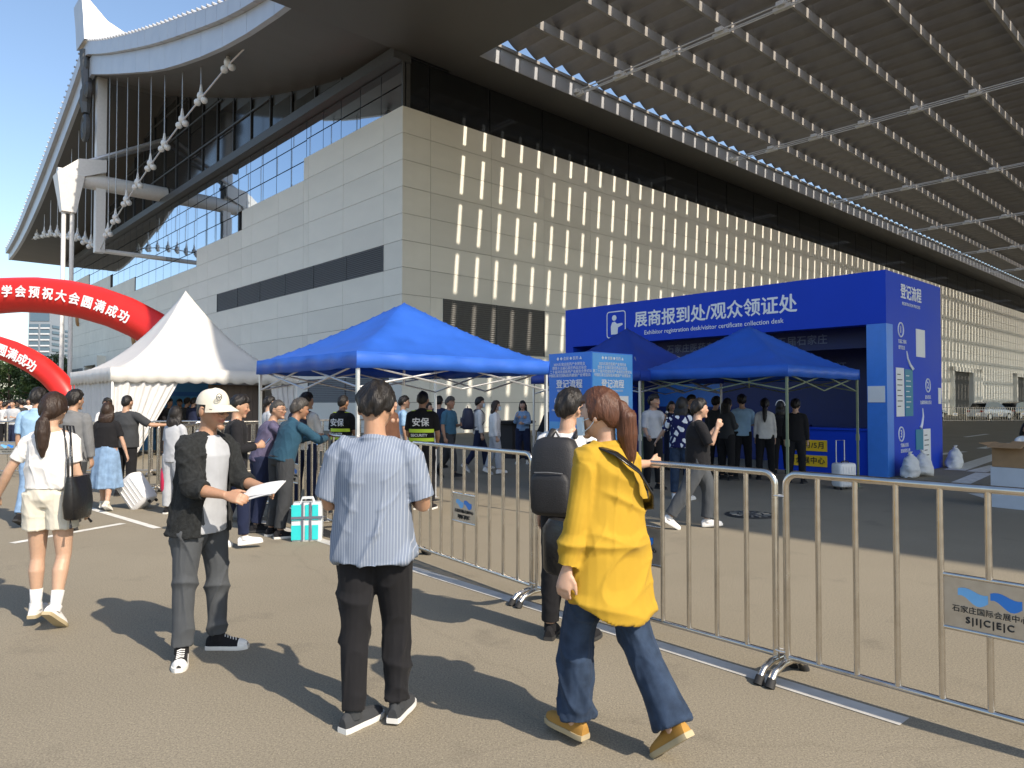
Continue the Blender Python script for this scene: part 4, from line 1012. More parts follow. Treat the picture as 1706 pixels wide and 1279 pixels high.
def person(label, pos, heading, H=1.70, sex='m', fat=1.0, legs=STAND, arms=DOWN, lean=(0, 0), head=(0, 0, 0), skin=(.43, .255, .165), hair=('short', H_BLK), top=None, bottom=None, shoes=(None, None), res=.014, group='people at the entrance', sway=0, curl=.5, extra=None, seed=0, sock=None):
    S = H / 1.72; f = sex == 'f'
    sp = V3((lean[0], lean[1], 1)).normalized(); ax = V3((1, 0, 0)); ax = (ax - sp*ax.dot(sp)).normalized(); ay = sp.cross(ax)
    if sway: ax, ay = (Matrix.Rotation(R_(sway), 3, sp) @ ax), (Matrix.Rotation(R_(sway), 3, sp) @ ay)
    P = V3((0, 0, 0)); J = {}
    for s, k in ((-1, 'L'), (1, 'R')):
        th, shn, yaw, pit = legs[k]; hip = P + V3((s*.088*S, 0, -.03*S)); kn = hip + V3(th).normalized()*.425*S; an = kn + V3(shn).normalized()*.405*S
        y, p = R_(yaw), R_(pit); fw = V3((math.sin(y)*math.cos(p), math.cos(y)*math.cos(p), math.sin(p))); sd = V3((math.cos(y), -math.sin(y), 0)); up_ = sd.cross(fw).normalized()
        J[k] = (hip, kn, an, fw, sd, up_)
    low = min(min((J[k][2] - J[k][3]*.06*S - J[k][5]*.085*S).z, (J[k][2] + J[k][3]*.17*S - J[k][5]*.085*S).z) for k in 'LR')
    P = V3((0, 0, -low)); J = {k: (v[0] + P, v[1] + P, v[2] + P) + v[3:] for k, v in J.items()}
    T = lambda t: P + sp * (t * S)
    sw_ = (.140 if f else .168) * S * (1 + (fat - 1)*.5)
    A = {}
    for s, k in ((-1, 'L'), (1, 'R')):
        u_, fo = [V3(q).normalized() for q in arms[k][:2]]; sh = T(.448) + ax*s*sw_; el = sh + u_*.285*S; wr = el + fo*.245*S
        A[k] = (sh, el, wr, u_, fo)
    hd = R_(-head[0]), R_(head[1]), R_(head[2])
    HM = Matrix.Rotation(hd[0], 3, 'Z') @ Matrix.Rotation(hd[1], 3, 'X') @ Matrix.Rotation(hd[2], 3, 'Y')
    nb = T(.525); hs = S * (1.06 if f else 1.08)
    HC = nb + (sp*.6 + V3((0, 0, .4)) + (HM @ V3((0, .22, 0)))).normalized() * .152*S
    hp = lambda x, y, z: HC + HM @ V3((x*hs, y*hs, z*hs))
    # ---- skin body
    b = MB(); fx = fat
    waist = .118 if f else .140
    tor = [(-.07, .10, .09), (-.03, .155*(1.03 if f else .97), .112*fx), (.05, .155*(1.05 if f else .97)*fx, .108*fx), (.13, .5*(.15 + waist)*fx, .098*fx), (.21, waist*fx, .092*fx), (.30, (.132 if f else .152)*fx, (.105 if not f else .102)*fx), (.38, (.140 if f else .166), .112 if f else .116), (.45, (.135 if f else .158), .088), (.495, .085, .066), (.525, .054, .054)]
    b.loft([ellring(T(t), ax*rx*S, ay*ry*S) for t, rx, ry in tor])
    b.tube([T(.47), nb + sp*.02, HC - HM @ V3((0, .02, .05))*hs], [.062*S, (.047 if f else .056)*S, .052*S], 14)
    if f:
        for s in (-1, 1): b.ball(T(.345) + ax*s*.065*S + ay*.085*S, .062*S, .055*S, .06*S)
    for s, k in ((-1, 'L'), (1, 'R')):
        sh, el, wr, u_, fo = A[k]; q = .88 if f else 1.0
        b.ball(sh - sp*.006*S, .052*S*q, .052*S*q, .052*S*q); b.tube([nb - sp*.03*S, nb - sp*.045*S + ax*s*.06*S, sh + sp*.0*S], [.05*S, .05*S, .046*S], 10)
        b.tube([sh, sh + u_*.12*S, el - u_*.03*S, el + fo*.02*S, el + fo*.08*S, wr - fo*.04*S, wr], [.052*S*q, .049*S*q, .040*S*q, .040*S*q, .041*S*q, .029*S*q, .026*S*q], 12)
        # hand
        hd_ = fo; sdv = (ax*s*-1) if abs(fo.dot(ax)) < .75 else ay
        n_ = V3(arms[k][2]).normalized() if len(arms[k]) > 2 else sdv
        n_ = (n_ - hd_*n_.dot(hd_)).normalized(); w_ = hd_.cross(n_)
        if len(arms[k]) <= 2 and w_.dot(ay + sp*.3) < 0: w_ = -w_      # thumb side to the front
        b.loft([ellring(wr + hd_*l*S, w_*a_*S, n_*c_*S, 12) for l, a_, c_ in ((-.01, .027, .020), (.03, .036, .017), (.07, .042, .015), (.092, .040, .012))])
        for i, (ln, off) in enumerate(((.066, .030), (.076, .010), (.070, -.010), (.054, -.029))):
            p0 = wr + hd_*(.082*S) + w_*off*S; c1 = curl*.9; c2 = curl*1.8
            d1 = hd_*math.cos(c1) + n_*math.sin(c1); d2 = hd_*math.cos(c2) + n_*math.sin(c2); d3 = hd_*math.cos(c2*1.35) + n_*math.sin(c2*1.35)
            p1 = p0 + d1*ln*.45*S; p2 = p1 + d2*ln*.32*S; p3 = p2 + d3*ln*.25*S
            b.tube([p0 - hd_*.015*S, p0, p1, p2, p3], [x*S for x in (.009, .0092, .0085, .008, .006)], 8)
        p0 = wr + hd_*.028*S + w_*.030*S; d1 = (hd_*.75 + w_*.6 + n_*.25).normalized(); d2 = (hd_ + w_*.15 + n_*.4).normalized()
        b.tube([p0, p0 + d1*.035*S, p0 + d1*.035*S + d2*.03*S, p0 + d1*.035*S + d2*.052*S], [x*S for x in (.0135, .011, .010, .007)], 8)
        hip, kn, an, fw, sd, up_ = J[k]; q = (1.0 if f else 1.0)
        th = (kn - hip); shn = (an - kn); back = -(fw - up_*fw.dot(up_))
        b.tube([hip + V3((0, 0, .05*S)), hip + th*.2, hip + th*.6, kn, kn + shn*.12, kn + shn*.33 - fw*.012*S, kn + shn*.75, an, an - up_*.03*S], [x*S*(fx**.5)*q for x in (.086, .088, .070, .054, .050, .056, .038, .035, .036)], 14)
        b.tube([an - fw*.045*S - up_*.05*S, an + fw*.02*S - up_*.045*S, an + fw*.09*S - up_*.058*S, an + fw*.155*S - up_*.064*S], [x*S for x in (.030, .034, .028, .018)], 10)
    # head
    rings = []
    nv, nu = 16, 22
    for j in range(nv + 1):
        ph = -math.pi/2 + math.pi*j/nv; ring = []
        for i in range(nu):
            t = 2*math.pi*i/nu; cx, cy, cz = math.cos(t)*max(math.cos(ph), .02), math.sin(t)*max(math.cos(ph), .02), math.sin(ph)
            x, y, z = .076*cx, .097*cy, .118*cz
            if z < 0: k_ = (-z/.118); x *= 1 - .26*k_**1.3; y = y*(1 - .10*k_) + .018*k_*(1 if cy > -.3 else .6)
            if y > 0: y *= .94
            if y < 0 and z < -.03: y *= 1 - .25*min((-z - .03)/.08, 1)
            ring.append(hp(x, y, z))
        rings.append(ring)
    b.loft(rings)
    b.tube([hp(0, .080, .028), hp(0, .096, .0), hp(0, .110, -.024), hp(0, .094, -.034)], [.008*hs, .010*hs, .0135*hs, .011*hs], 8)
    for s in (-1, 1):
        b.ball(hp(s*.010, .098, -.028), .009*hs, n=8, m=6); b.ball(hp(s*.079, -.008, -.012), .010*hs, .020*hs, .031*hs, 10, 8, rot=HM)
        b.ball(hp(s*.034, .078, -.020), .020*hs, .014*hs, .016*hs, 10, 6, rot=HM); b.ball(hp(s*.030, .081, .006), .0125*hs, .012*hs, .009*hs, 8, 6, rot=HM); b.ball(hp(s*.028, .084, .030), .026*hs, .010*hs, .008*hs, 10, 6, rot=HM)
    b.ball(hp(0, .089, -.052), .022*hs, .011*hs, .006*hs, 10, 6, rot=HM); b.ball(hp(0, .087, -.063), .019*hs, .011*hs, .0065*hs, 10, 6, rot=HM); b.ball(hp(0, .078, -.096), .026*hs, .022*hs, .020*hs, 10, 8, rot=HM)
    body = b.build('person', M_SKIN, loc=(pos[0], pos[1], 0), rot=(0, 0, R_(-heading)))
    put(body, label, 'person', group)
    HCa, HMi = np.array(HC), np.array(HM.transposed())
    hcol = np.array((.012, .010, .009)); sk = np.array(skin)
    def paint(me):
        c = (co_of(me) - HCa) @ HMi.T / hs; n = len(c); col = np.tile(sk, (n, 1))
        rs = np.random.RandomState(seed); x, y, z = np.abs(c[:, 0]), c[:, 1], c[:, 2]; face = y > .055
        soft = lambda d, r: np.clip(1.4 - d/r, 0, 1)
        red = np.exp(-(((x - .045)/.03)**2 + ((z + .03)/.03)**2)) * face; col = col*(1 + np.outer(red, (.10, -.04, -.04)))
        lips = soft(np.sqrt((x/.024)**2 + ((z + .057)/.0105)**2), 1.0)*face*(y > .07); col = col*(1 - lips[:, None]) + lips[:, None]*np.array((.33, .10, .08))
        br = soft(np.sqrt(((x - .030)/.022)**2 + ((z - .034)/.006)**2), 1.0)*face; col = col*(1 - .85*br[:, None]) + .85*br[:, None]*hcol
        ey = soft(np.sqrt(((x - .030)/.014)**2 + ((z - .006)/.0058)**2), 1.0)*face; col = col*(1 - .92*ey[:, None]) + .92*ey[:, None]*np.array((.03, .02, .016))
        a_ = me.color_attributes.new('Col', 'FLOAT_COLOR', 'POINT'); a_.data.foreach_set('color', np.c_[col, np.ones(n)].ravel())
    job(body, res, 2 if res < .01 else 3, paint)
    # ---- hair
    hk, hm = hair
    if hk != 'bald':
        h = MB(); rings = []; thick = {'buzz': .006, 'short': .022, 'cap': .005}.get(hk, .018); hv_, hu_ = 26, 34
        for j in range(hv_ + 1):
            ph = -math.pi/2 + math.pi*j/hv_; ring = []
            for i in range(hu_):
                t = 2*math.pi*i/hu_; cx, cy, cz = math.cos(t)*max(math.cos(ph), .02), math.sin(t)*max(math.cos(ph), .02), math.sin(ph)
                line = .42 if cy > .55 else (.42 - (.55 - cy)*.95 if cy > .0 else -.10 - (-cy)*(.58 if hk in ('short', 'buzz', 'cap') else .72))
                if hk in ('bob', 'long', 'pony') and cy < .35: line = min(line, -.35)
                d_ = cz - line + .05*math.sin(7*t + seed)*(hk == 'short')
                g_ = -.025 if d_ < 0 else thick*min(1, (.28 if hk == 'short' else .5) + d_*1.3)
                if hk == 'short' and d_ > .15: g_ += .006*math.sin(6*t + 3*ph + seed) + .004*math.sin(11*t - 7*ph + 2*seed)
                if hk == 'short' and cz > .3 and cy > .2: g_ += .006
                ring.append(hp((.076 + g_)*cx, (.097 + g_)*cy, (.118 + g_*.9)*cz))
            rings.append(ring)
        h.loft(rings)
        if hk == 'pony' or hk == 'ponylow':
            pass
        if hk == 'pony':
            ph_ = extra.get('pony', (.06, -.10, -.34)) if extra else (.0, -.10, -.34); z0 = extra.get('ponyz', -.01) if extra else -.01
            a0 = hp(0, -.100, z0); e = V3(ph_)*hs
            h.tube([hp(0, -.08, z0 + .01), a0 + HM @ V3((0, -.012, 0)), a0 + HM @ V3((0, -.035, -.02)) + e*.12, a0 + HM @ V3((0, -.02, 0)) + e*.45, a0 + HM @ V3((0, -.01, 0)) + e*.8, a0 + e*1.05], [x*hs for x in (.03, .024, .042, .050, .038, .012)], 14)
        if hk in ('long', 'bob'):
            ln = .30 if hk == 'long' else .14
            pts = [(t_, r_) for t_, r_ in ((.02, 1.0), (-.06, 1.06), (-.06 - ln*.4, 1.1), (-.06 - ln*.8, 1.0), (-.06 - ln, .8))]
            for s in (-1, 1): h.tube([hp(s*.07*r_, -.02 - .02*i_, z_) if hk == 'bob' else HC + V3((s*.075*r_*hs, -.03, z_*hs)) + HM @ V3((0, -.03, 0)) for i_, (z_, r_) in enumerate(pts)], [x*hs for x in (.030, .036, .038, .032, .012)], 10)
            h.loft([ellring(hp(0, -.055, z_) if i_ < 2 else HC + V3((0, -.04, z_*hs)) + HM @ V3((0, -.045, 0)), HM @ V3((.085*r_*hs, 0, 0)), HM @ V3((0, .040*hs, 0)), 16) for i_, (z_, r_) in enumerate(pts)])
        ho = h.build('hair', hm, body); job(ho, min(res, .011), 2, lambda me, sd_=seed: wrinkle(me, sd_ + 5, (60, 60, 9), .0035))
    # ---- top
    if top:
        st = dict(sleeve=.55, hem=-.06, ease=.02, neck=.50, collar=False, mat=C['white'], flare=0.0, amp=.004, open=False); st.update(top); o = MB(); e = st['ease']
        ts = [st['hem'] + (st['neck'] - st['hem'])*k/12 for k in range(13)]
        tt, rxs, rys = zip(*tor)
        def dims(t, ee):
            rx = np.interp(t, tt, rxs); ry = np.interp(t, tt, rys); fl = st['flare']*max(0, (.35 - t))/.5
            rx = max(rx, np.interp(t, (-.2, .1, .3, .45, .5), (.165*fat, .155*fat, .15, .13, .0))); ry = max(ry, np.interp(t, (-.2, .1, .35, .45, .5), (.115*fat, .105*fat, .11, .08, 0)))
            sh_ = 1 if t < .43 else max(.45, 1 - (t - .43)*3)
            return (rx + ee*sh_ + fl)*S, (ry + ee*sh_ + fl*.8)*S
        if not st['open']:
            rg = []
            for t in ts:
                rx, ry = dims(t, e); hemw = .010*S if t == ts[0] else 0
                c_ = T(t); tail = st.get('tail', 0)
                rg.append([p_ + V3((0, 0, -tail*S*max(0, -(p_ - c_).dot(ay)/ry)*max(0, 1 - (t - st['hem'])/.18))) for p_ in ellring(c_, ax*rx, ay*ry, 28, .92)])
            o.loft(rg)
        else:
            a0 = R_(st['open']); rg = []
            for t in ts:
                rx, ry = dims(t, e); rx2, ry2 = rx - .016*S, ry - .016*S; c_ = T(t); ring = []
                an_ = [math.pi/2 + a0 + (2*math.pi - 2*a0)*i/22 for i in range(23)]
                ring += [c_ + ax*rx*math.cos(q) + ay*ry*math.sin(q) for q in an_]; ring += [c_ + ax*rx2*math.cos(q) + ay*ry2*math.sin(q) for q in reversed(an_)]
                rg.append(ring)
            o.loft(rg)
        sl = st['sleeve']; q = .88 if f else 1.0
        for s, k in ((-1, 'L'), (1, 'R')):
            sh, el, wr, u_, fo = A[k]; e2 = e*.75
            o.ball(sh - sp*.008*S, (.052*q + e2*.8)*S, (.052*q + e2*.8)*S, (.050*q + e2*.5)*S); o.tube([nb - sp*.045*S, nb - sp*.052*S + ax*s*.065*S, sh - sp*.004*S], [(.048 + e2*.5)*S, (.05 + e2*.5)*S, (.046 + e2*.6)*S], 12)
            tot = .285 + .245; L_ = sl*tot; pts, rad = [sh], [(.050*q + e2*.8)*S]
            n_ = 10
            for i in range(1, n_ + 1):
                l = L_*i/n_
                if l <= .285: p_ = sh + u_*l*S; r_ = .052 - .010*l/.285
                else: p_ = el + fo*(l - .285)*S; r_ = .042 - .013*(l - .285)/.245
                pts.append(p_); rad.append((r_*q + e2*(1.15 if sl < .6 else 1.0) + (st.get('cuff', 0) if i > 7 else 0))*S)
            o.tube([T(.42) + ax*s*sw_*.4] + pts, [.06*S] + rad, 14)
        if st['collar']:
            o.loft([ellring(nb + sp*l*S - ay*.006*S, ax*r1*S, (ay - sp*.28)*r2*S, 20) for l, r1, r2 in ((-.075, .10, .09), (-.045, .088, .082), (-.02, .076, .074), (.006, .070, .068), (.008, .060, .058))])
            o.tube([nb + sp*-.022*S + ax*(.078*math.cos(q_))*S + (ay - sp*.28)*(.074*math.sin(q_))*S - ay*.006*S for q_ in np.linspace(0, 2*math.pi, 25)[:-1]], .009*S, 6, closed=True)
        oo = o.build(st.get('name', 'shirt'), st['mat'], body); vz = max(.0075, res*.9)
        job(oo, vz, 2, lambda me, sd_=seed, am=st['amp']: wrinkle(me, sd_ + 1, st.get('fr', (13, 13, 10)), am))
        if st.get('inner'):
            o = MB(); o.loft([ellring(T(t), ax*(dims(t, .014)[0]), ay*(dims(t, .014)[1]), 24) for t in [st['hem'] + .02 + (.49 - st['hem'])*k/10 for k in range(11)]])
            o.tube([nb + sp*-.02*S + ax*(.062*math.cos(q_))*S + ay*(.060*math.sin(q_))*S - sp*(.022*math.sin(q_))*S for q_ in np.linspace(0, 2*math.pi, 19)[:-1]], .014*S, 8, closed=True)
            oo = o.build('polo_shirt', st['inner'], body); job(oo, vz, 2, lambda me, sd_=seed: wrinkle(me, sd_ + 3, (9, 9, 11), .0035))
    # ---- bottom
    if bottom:
        st = dict(mat=C['charcoal'], length=.96, ease=.018, flare=0.0, kind='trousers', amp=.004); st.update(bottom); o = MB(); e = st['ease']
        tt, rxs, rys = zip(*tor)
        if st['kind'] == 'skirt':
            rg = []
            ln = st['length']*.83
            mid = (J['L'][1] + J['R'][1])/2
            for k in range(14):
                t = k/13; c_ = T(.12).lerp(V3((mid.x*.5, mid.y*.5, T(.12).z - (ln + .12)*S)), t); r0 = .145 + .035*min(1, t*4) + st['flare']*t; ring = []
                for i in range(36):
                    a_ = 2*math.pi*i/36; q = 1 + .07*t*math.sin(7*a_ + 1) + .04*t*math.sin(12*a_); ring.append(c_ + V3((math.cos(a_)*r0*q*S, math.sin(a_)*r0*.85*q*S, 0)))
                rg.append(ring)
            o.loft(rg)
        else:
            o.loft([ellring(T(t), ax*(np.interp(t, tt, rxs) + min(e, .012))*S, ay*(np.interp(t, tt, rys) + min(e, .012))*S, 24) for t in (-.085, -.05, -.02, .03, .08, .13)])
            for s, k in ((-1, 'L'), (1, 'R')):
                hip, kn, an, fw, sd, up_ = J[k]; th, shn = kn - hip, an - kn; tl, sl_ = .425*S, .405*S; Lg = st['length']*(tl + sl_); pts, rad = [hip + V3((0, 0, .06*S))], [(.088*fx**.5 + e)*S]
                for i in range(15):
                    l = Lg*(i + .3)/14.3
                    if l <= tl: p_ = hip + th*(l/tl); r_ = np.interp(l/tl, (0, .2, .6, 1), (.088, .088, .074, .060))
                    else: p_ = kn + shn*((l - tl)/sl_); r_ = np.interp((l - tl)/sl_, (0, .33, .75, 1), (.060, .058, .047, .045))
                    fr_ = i/14; r_ = (r_*fx**.5 + e + st['flare']*max(0, fr_ - .45)/.55)*S; p_ = p_ - (fw*.006*S if l > tl else V3((0, 0, 0)))
                    pts.append(p_); rad.append(r_)
                for _ in range(3): pts = [pts[0]] + [(pts[i_ - 1] + pts[i_]*2 + pts[i_ + 1])/4 for i_ in range(1, len(pts) - 1)] + [pts[-1]]
                o.tube(pts, rad, 16)
        oo = o.build(st['kind'], st['mat'], body); hips = P.z
        job(oo, max(.008, res*.9), 2, lambda me, sd_=seed, am=st['amp'], kk=st['kind']: wrinkle(me, sd_ + 2, (15, 15, 11) if kk != 'skirt' else (16, 16, 3), am))
    # ---- shoes
    um, sm = shoes
    if um:
        for s, k in ((-1, 'L'), (1, 'R')):
            hip, kn, an, fw, sd, up_ = J[k]; g0 = an - up_*.085*S
            prof = [(-.075, .026, .055), (-.055, .034, .075), (-.01, .036, .085), (.04, .038, .075), (.09, .044, .056), (.14, .044, .045), (.175, .034, .036), (.195, .016, .024)]
            o = MB(); o.loft([[g0 + fw*l*S + sd*(wd*math.cos(q))*S + up_*(max(0, math.sin(q))*h_ + .02 if math.sin(q) >= 0 else .018)*S for q in [2*math.pi*i/14 for i in range(14)]] for l, wd, h_ in prof])
            if shoes[0] not in (C['tan'],): o.tube([an - up_*.03*S, an + up_*.02*S], [.046*S, .044*S], 12)
            so = o.build('shoe', um, body, smooth=50)
            o = MB(); o.loft([[g0 + fw*l*1.03*S + sd*((wd + .004)*c_)*S + up_*z_*S for c_, z_ in ((-1, 0), (-1.06, .012), (-1, .026), (1, .026), (1.06, .012), (1, 0))] for l, wd, h_ in prof]); o.build('sole', sm, so, smooth=40)
            if extra and extra.get('laces'):
                for i in range(5):
                    l = .045 + .018*i; h_ = np.interp(l, [p_[0] for p_ in prof], [p_[2] for p_ in prof]) + .021; MB().tube([g0 + fw*(l + .008*j)*S + sd*x*S + up_*(h_ - .006*abs(j))*S for j, x in ((-1, -.022), (0, 0), (1, .022))], .0032*S, 6).build('lace', extra['laces'], so)
                o = MB(); o.loft([[g0 + fw*l*S + sd*(wd*1.03*math.cos(q))*S + up_*(max(0, math.sin(q))*h_*1.05 + .021)*S for q in [2*math.pi*i/14 for i in range(14)]] for l, wd, h_ in prof[5:]]); o.build('toe_cap', sm, so, smooth=50)
    if sock:
        for k in 'LR':
            an, kn = J[k][2], J[k][1]; d_ = (kn - an).normalized(); MB().tube([an - J[k][5]*.03*S, an + d_*.04*S, an + d_*.13*S], [.042*S, .040*S, .045*S], 14).build('sock', sock, body, smooth=True)
    body['_'] = 0; del body['_']
    return dict(o=body, HC=HC, HM=HM, hs=hs, hp=hp, A=A, J=J, T=T, ax=ax, ay=ay, sp=sp, S=S, P=P, nb=nb)
def world_pt(pp, p): return Matrix.Rotation(pp['o'].rotation_euler.z, 3, 'Z') @ p + V3(pp['o'].location)
def glasses(pp):
    hp, hs = pp['hp'], pp['hs']; g_ = MB()
    for s in (-1, 1):
        g_.tube([hp(s*.033 + .023*math.cos(q), .108 - .012*abs(math.cos(q)) * .4, .004 + .017*math.sin(q)) for q in np.linspace(0, 6.283, 17)[:-1]], .0022*hs, 6, closed=True); g_.tube([hp(s*.056, .104, .008), hp(s*.080, .07, .010), hp(s*.084, -.012, .006)], .0022*hs, 6)
    g_.tube([hp(-.010, .112, .008), hp(.010, .112, .008)], .002*hs, 6); return g_.build('spectacles', M_LENS, pp['o'])
def cap(pp, m, logo=True):
    hp, hs = pp['hp'], pp['hs']; c = MB(); rg = []
    for j in range(9):
        t = j/8; r_ = math.cos(t*math.pi/2*.97)**.8; z_ = .030 + .098*math.sin(t*math.pi/2); rg.append([hp(.085*r_*math.cos(q), -.006 + .106*r_*math.sin(q), z_ + .006*math.sin(q)) for q in [2*math.pi*i/24 for i in range(24)]])
    c.loft(rg); co = c.build('cap', m, pp['o'], smooth=60)
    v = MB(); U, D = [], []
    for i in range(13):
        q = R_(15 + 150*i/12); ro = 1 + .74*math.sin(R_(180*i/12))**.6
        U.append((hp(.088*math.cos(q), .108*math.sin(q), .040), hp(.090*math.cos(q)*(1 + .08*math.sin(R_(180*i/12))), .112*math.sin(q)*ro, .020 - .030*math.cos(q)**2)))
    n = len(U); V = [u[0] for u in U] + [u[1] for u in U]; V2 = [p_ - pp['HM'] @ V3((0, 0, .006)) for p_ in V]
    F1 = [(i, i + 1, n + i + 1, n + i) for i in range(n - 1)]; v.add(V + V2, F1 + [tuple(2*n + k for k in reversed(f_)) for f_ in F1] + [(n + i, n + i + 1, 3*n + i + 1, 3*n + i) for i in range(n - 1)]); v.build('visor', m, co, smooth=40)
    if logo:
        l = MB(); l.tube([hp(.055 + .017*math.cos(q), .098 - .004*math.cos(q), .088 + .019*math.sin(q)) for q in np.linspace(0, 6.283, 17)[:-1]], .003*hs, 5, closed=True); l.tube([hp(.043, .102, .088), hp(.067, .096, .088)], .003*hs, 5); l.tube([hp(.048, .102, .094), hp(.055, .101, .080), hp(.062, .098, .094)], .003*hs, 5); l.build('cap_emblem', C['grey'], co)
    return co
def mask(pp):
    hp, hs = pp['hp'], pp['hs']; m = MB(); rg = []
    for j in range(7):
        z_ = -.012 - .086*j/6; rg.append([hp(.066*x_, .066 + .056*math.sqrt(max(0, 1 - x_*x_))*(1 - .15*abs(j/6 - .4)), z_) for x_ in np.linspace(-1, 1, 11)] + [hp(.060*x_, .058 + .050*math.sqrt(max(0, 1 - x_*x_)), z_) for x_ in np.linspace(1, -1, 11)])
    m.loft(rg)
    for s in (-1, 1): m.tube([hp(s*.066, .064, -.03), hp(s*.082, .02, -.02), hp(s*.085, -.02, -.005)], .0018*hs, 5); m.tube([hp(s*.066, .064, -.085), hp(s*.078, .02, -.06), hp(s*.085, -.02, -.02)], .0018*hs, 5)
    return m.build('face_mask', M_MASK, pp['o'], smooth=50)
def backpack(pp, m, label, sz=(.30, .17, .46), dy=0, one=False, z=.26, side=0):
    """worn on the back; a thing of its own"""
    S, T, ax, ay, sp = pp['S'], pp['T'], pp['ax'], pp['ay'], pp['sp']; r = empty('backpack', pp['o'].location, pp['o'].rotation_euler.z); put(r, label, 'backpack', 'backpacks')
    c = T(z) - ay*(.125 + sz[1]/2 + dy)*S + ax*side; s = MB(); rg = []
    for t, k, d in ((-.5, .80, .8), (-.46, .95, 1), (-.2, 1.02, 1.06), (.1, 1, 1), (.35, .93, .85), (.46, .78, .65), (.5, .5, .4)):
        rg.append(ellring(c + sp*t*sz[2]*S, ax*sz[0]/2*k*S, ay*sz[1]/2*d*S, 22, .6))
    s.loft(rg); b_ = s.build('pack_body', m, r, smooth=50)
    s = MB(); c2 = c - ay*(sz[1]*.52)*S - sp*.10*S; s.loft([ellring(c2 + sp*t*sz[2]*.5*S, ax*sz[0]*.40*k*S, ay*.035*k*S, 18, .6) for t, k in ((-.5, .8), (-.42, 1), (.3, 1), (.45, .85), (.5, .6))]); s.build('front_pocket', m, r, smooth=50)
    MB().tube([c2 + sp*.13*S + ax*-.1*S - ay*.03*S, c2 + sp*.135*S - ay*.038*S, c2 + sp*.13*S + ax*.1*S - ay*.03*S], .004*S, 6).build('zip', C['grey'], r)
    for s_ in (-1, 1):
        x = ax*s_*.095*S
        MB().tube([T(.47) - ay*.115*S + x, T(.525) - ay*.04*S + x, T(.50) + ay*.06*S + x, T(.40) + ay*.135*S + x, T(.25) + ay*.135*S + x*1.3, T(.12) + ay*.04*S + x*1.75, T(.10) - ay*.12*S + x*1.3], .020*S, 8, sq=.45).build('strap', m, r, smooth=True)
    MB().tube([c + sp*sz[2]*.48*S - ax*.03*S, c + sp*(sz[2]*.48 + .05)*S, c + sp*sz[2]*.48*S + ax*.03*S], .008*S, 6).build('grab_loop', m, r)
    return r
def decal(pp, txt, size, t, x, m, bold=.02, off=.175):
    """lettering on the back of a garment"""
    p = pp['T'](t) - pp['ay']*off*pp['S'] + pp['ax']*x
    return text('lettering', txt, size, m, pp['o'], p, (math.pi/2, 0, 0), bold=bold)

# ------------------------------------------------------------------ the four people in front
wl = gp(80, 1043)
p1 = person('woman in white T-shirt and white shorts walking with a black tote', wl, -4, 1.62, 'f', 1.02, legs=dict(L=((-.05, .10, -1), (-.01, -.02, -1), -8, 0), R=((.04, .02, -1), (.02, -.30, -.95), 6, -38)), arms=dict(L=((-.62, -.12, -1), (-.55, .25, -1)), R=((.22, .02, -1), (.16, .22, -1))), skin=(.50, .32, .22), hair=('pony', H_BRN), top=dict(sleeve=.38, hem=.06, ease=.022, mat=C['white'], amp=.0075, fr=(9, 9, 15)), bottom=dict(mat=C['cream'], length=.27, ease=.024, kind='shorts', flare=.012), shoes=(C['white'], M_SOLE_T), res=.0065, seed=1, sock=C['white'], extra=dict(pony=(.01, -.05, -.30), ponyz=-.035), curl=.4)
def tote(pp, m, label):
    S, T, ax, ay, sp = pp['S'], pp['T'], pp['ax'], pp['ay'], pp['sp']; r = empty('tote_bag', pp['o'].location, pp['o'].rotation_euler.z); put(r, label, 'bag')
    c = T(.03) + ax*.235*S - ay*.05*S; s = MB(); s.loft([ellring(c + V3((0, 0, z*S)), V3((.055*w1*S, 0, 0)), V3((0, .15*w2*S, 0)), 20, .7) for z, w1, w2 in ((-.20, .9, .8), (-.185, 1.1, .95), (-.08, 1.25, 1.05), (.05, 1.0, 1.0), (.13, .6, .95))]); b_ = s.build('bag_body', m, r, smooth=60)
    sh = T(.505) + ax*.125*S
    for dy in (-.05, .04): MB().tube([c + V3((0, dy*1.6, .10))*1.0, c + V3((-.02, dy, .25)), sh + ay*(dy*.5)*S - ax*-.03*S + V3((0, 0, .035)), sh + ay*(dy*.5)*S - ax*.02*S + V3((0, 0, .04))] + [c + V3((-.05, dy, .25)), c + V3((-.03, dy*1.6, .10))], .007, 8).build('strap', m, r, smooth=True)
    for q in (-.1, .12): MB().tube([c + V3((0, q, -.19)), c + V3((.02, q*1.3, -.24))], [.004, .010], 6).build('tassel', m, r)
tote(p1, C['leather'], 'black leather tote bag hanging from the shoulder of the woman in white shorts')

cm = gp(332, 1092)
p2 = person('man in cream cap and open black cardigan holding out white papers', cm, 112, 1.70, 'm', .98, legs=dict(L=((-.10, .06, -1), (-.04, -.02, -1), -25, 0), R=((.07, -.04, -1), (.03, .0, -1), 48, 0)), arms=dict(R=((.10, .30, -1), (-.12, 1, -.14), (-.8, 0, -.6)), L=((-.10, .42, -1), (.25, 1, -.10), (.8, 0, -.6))), lean=(0, .10), head=(2, -7, 0), skin=(.40, .225, .14), hair=('cap', H_BLK), top=dict(sleeve=.72, hem=-.14, ease=.036, flare=.03, mat=C['knit'], open=32, amp=.011, name='cardigan', inner=C['lgrey'], fr=(8, 8, 9)), bottom=dict(mat=C['slate'], ease=.018, length=.98, amp=.011), shoes=(C['black'], M_SOLE), res=.0062, seed=2, curl=.45, extra=dict(laces=M_PAPER))
glasses(p2); cap(p2, C['cream'])
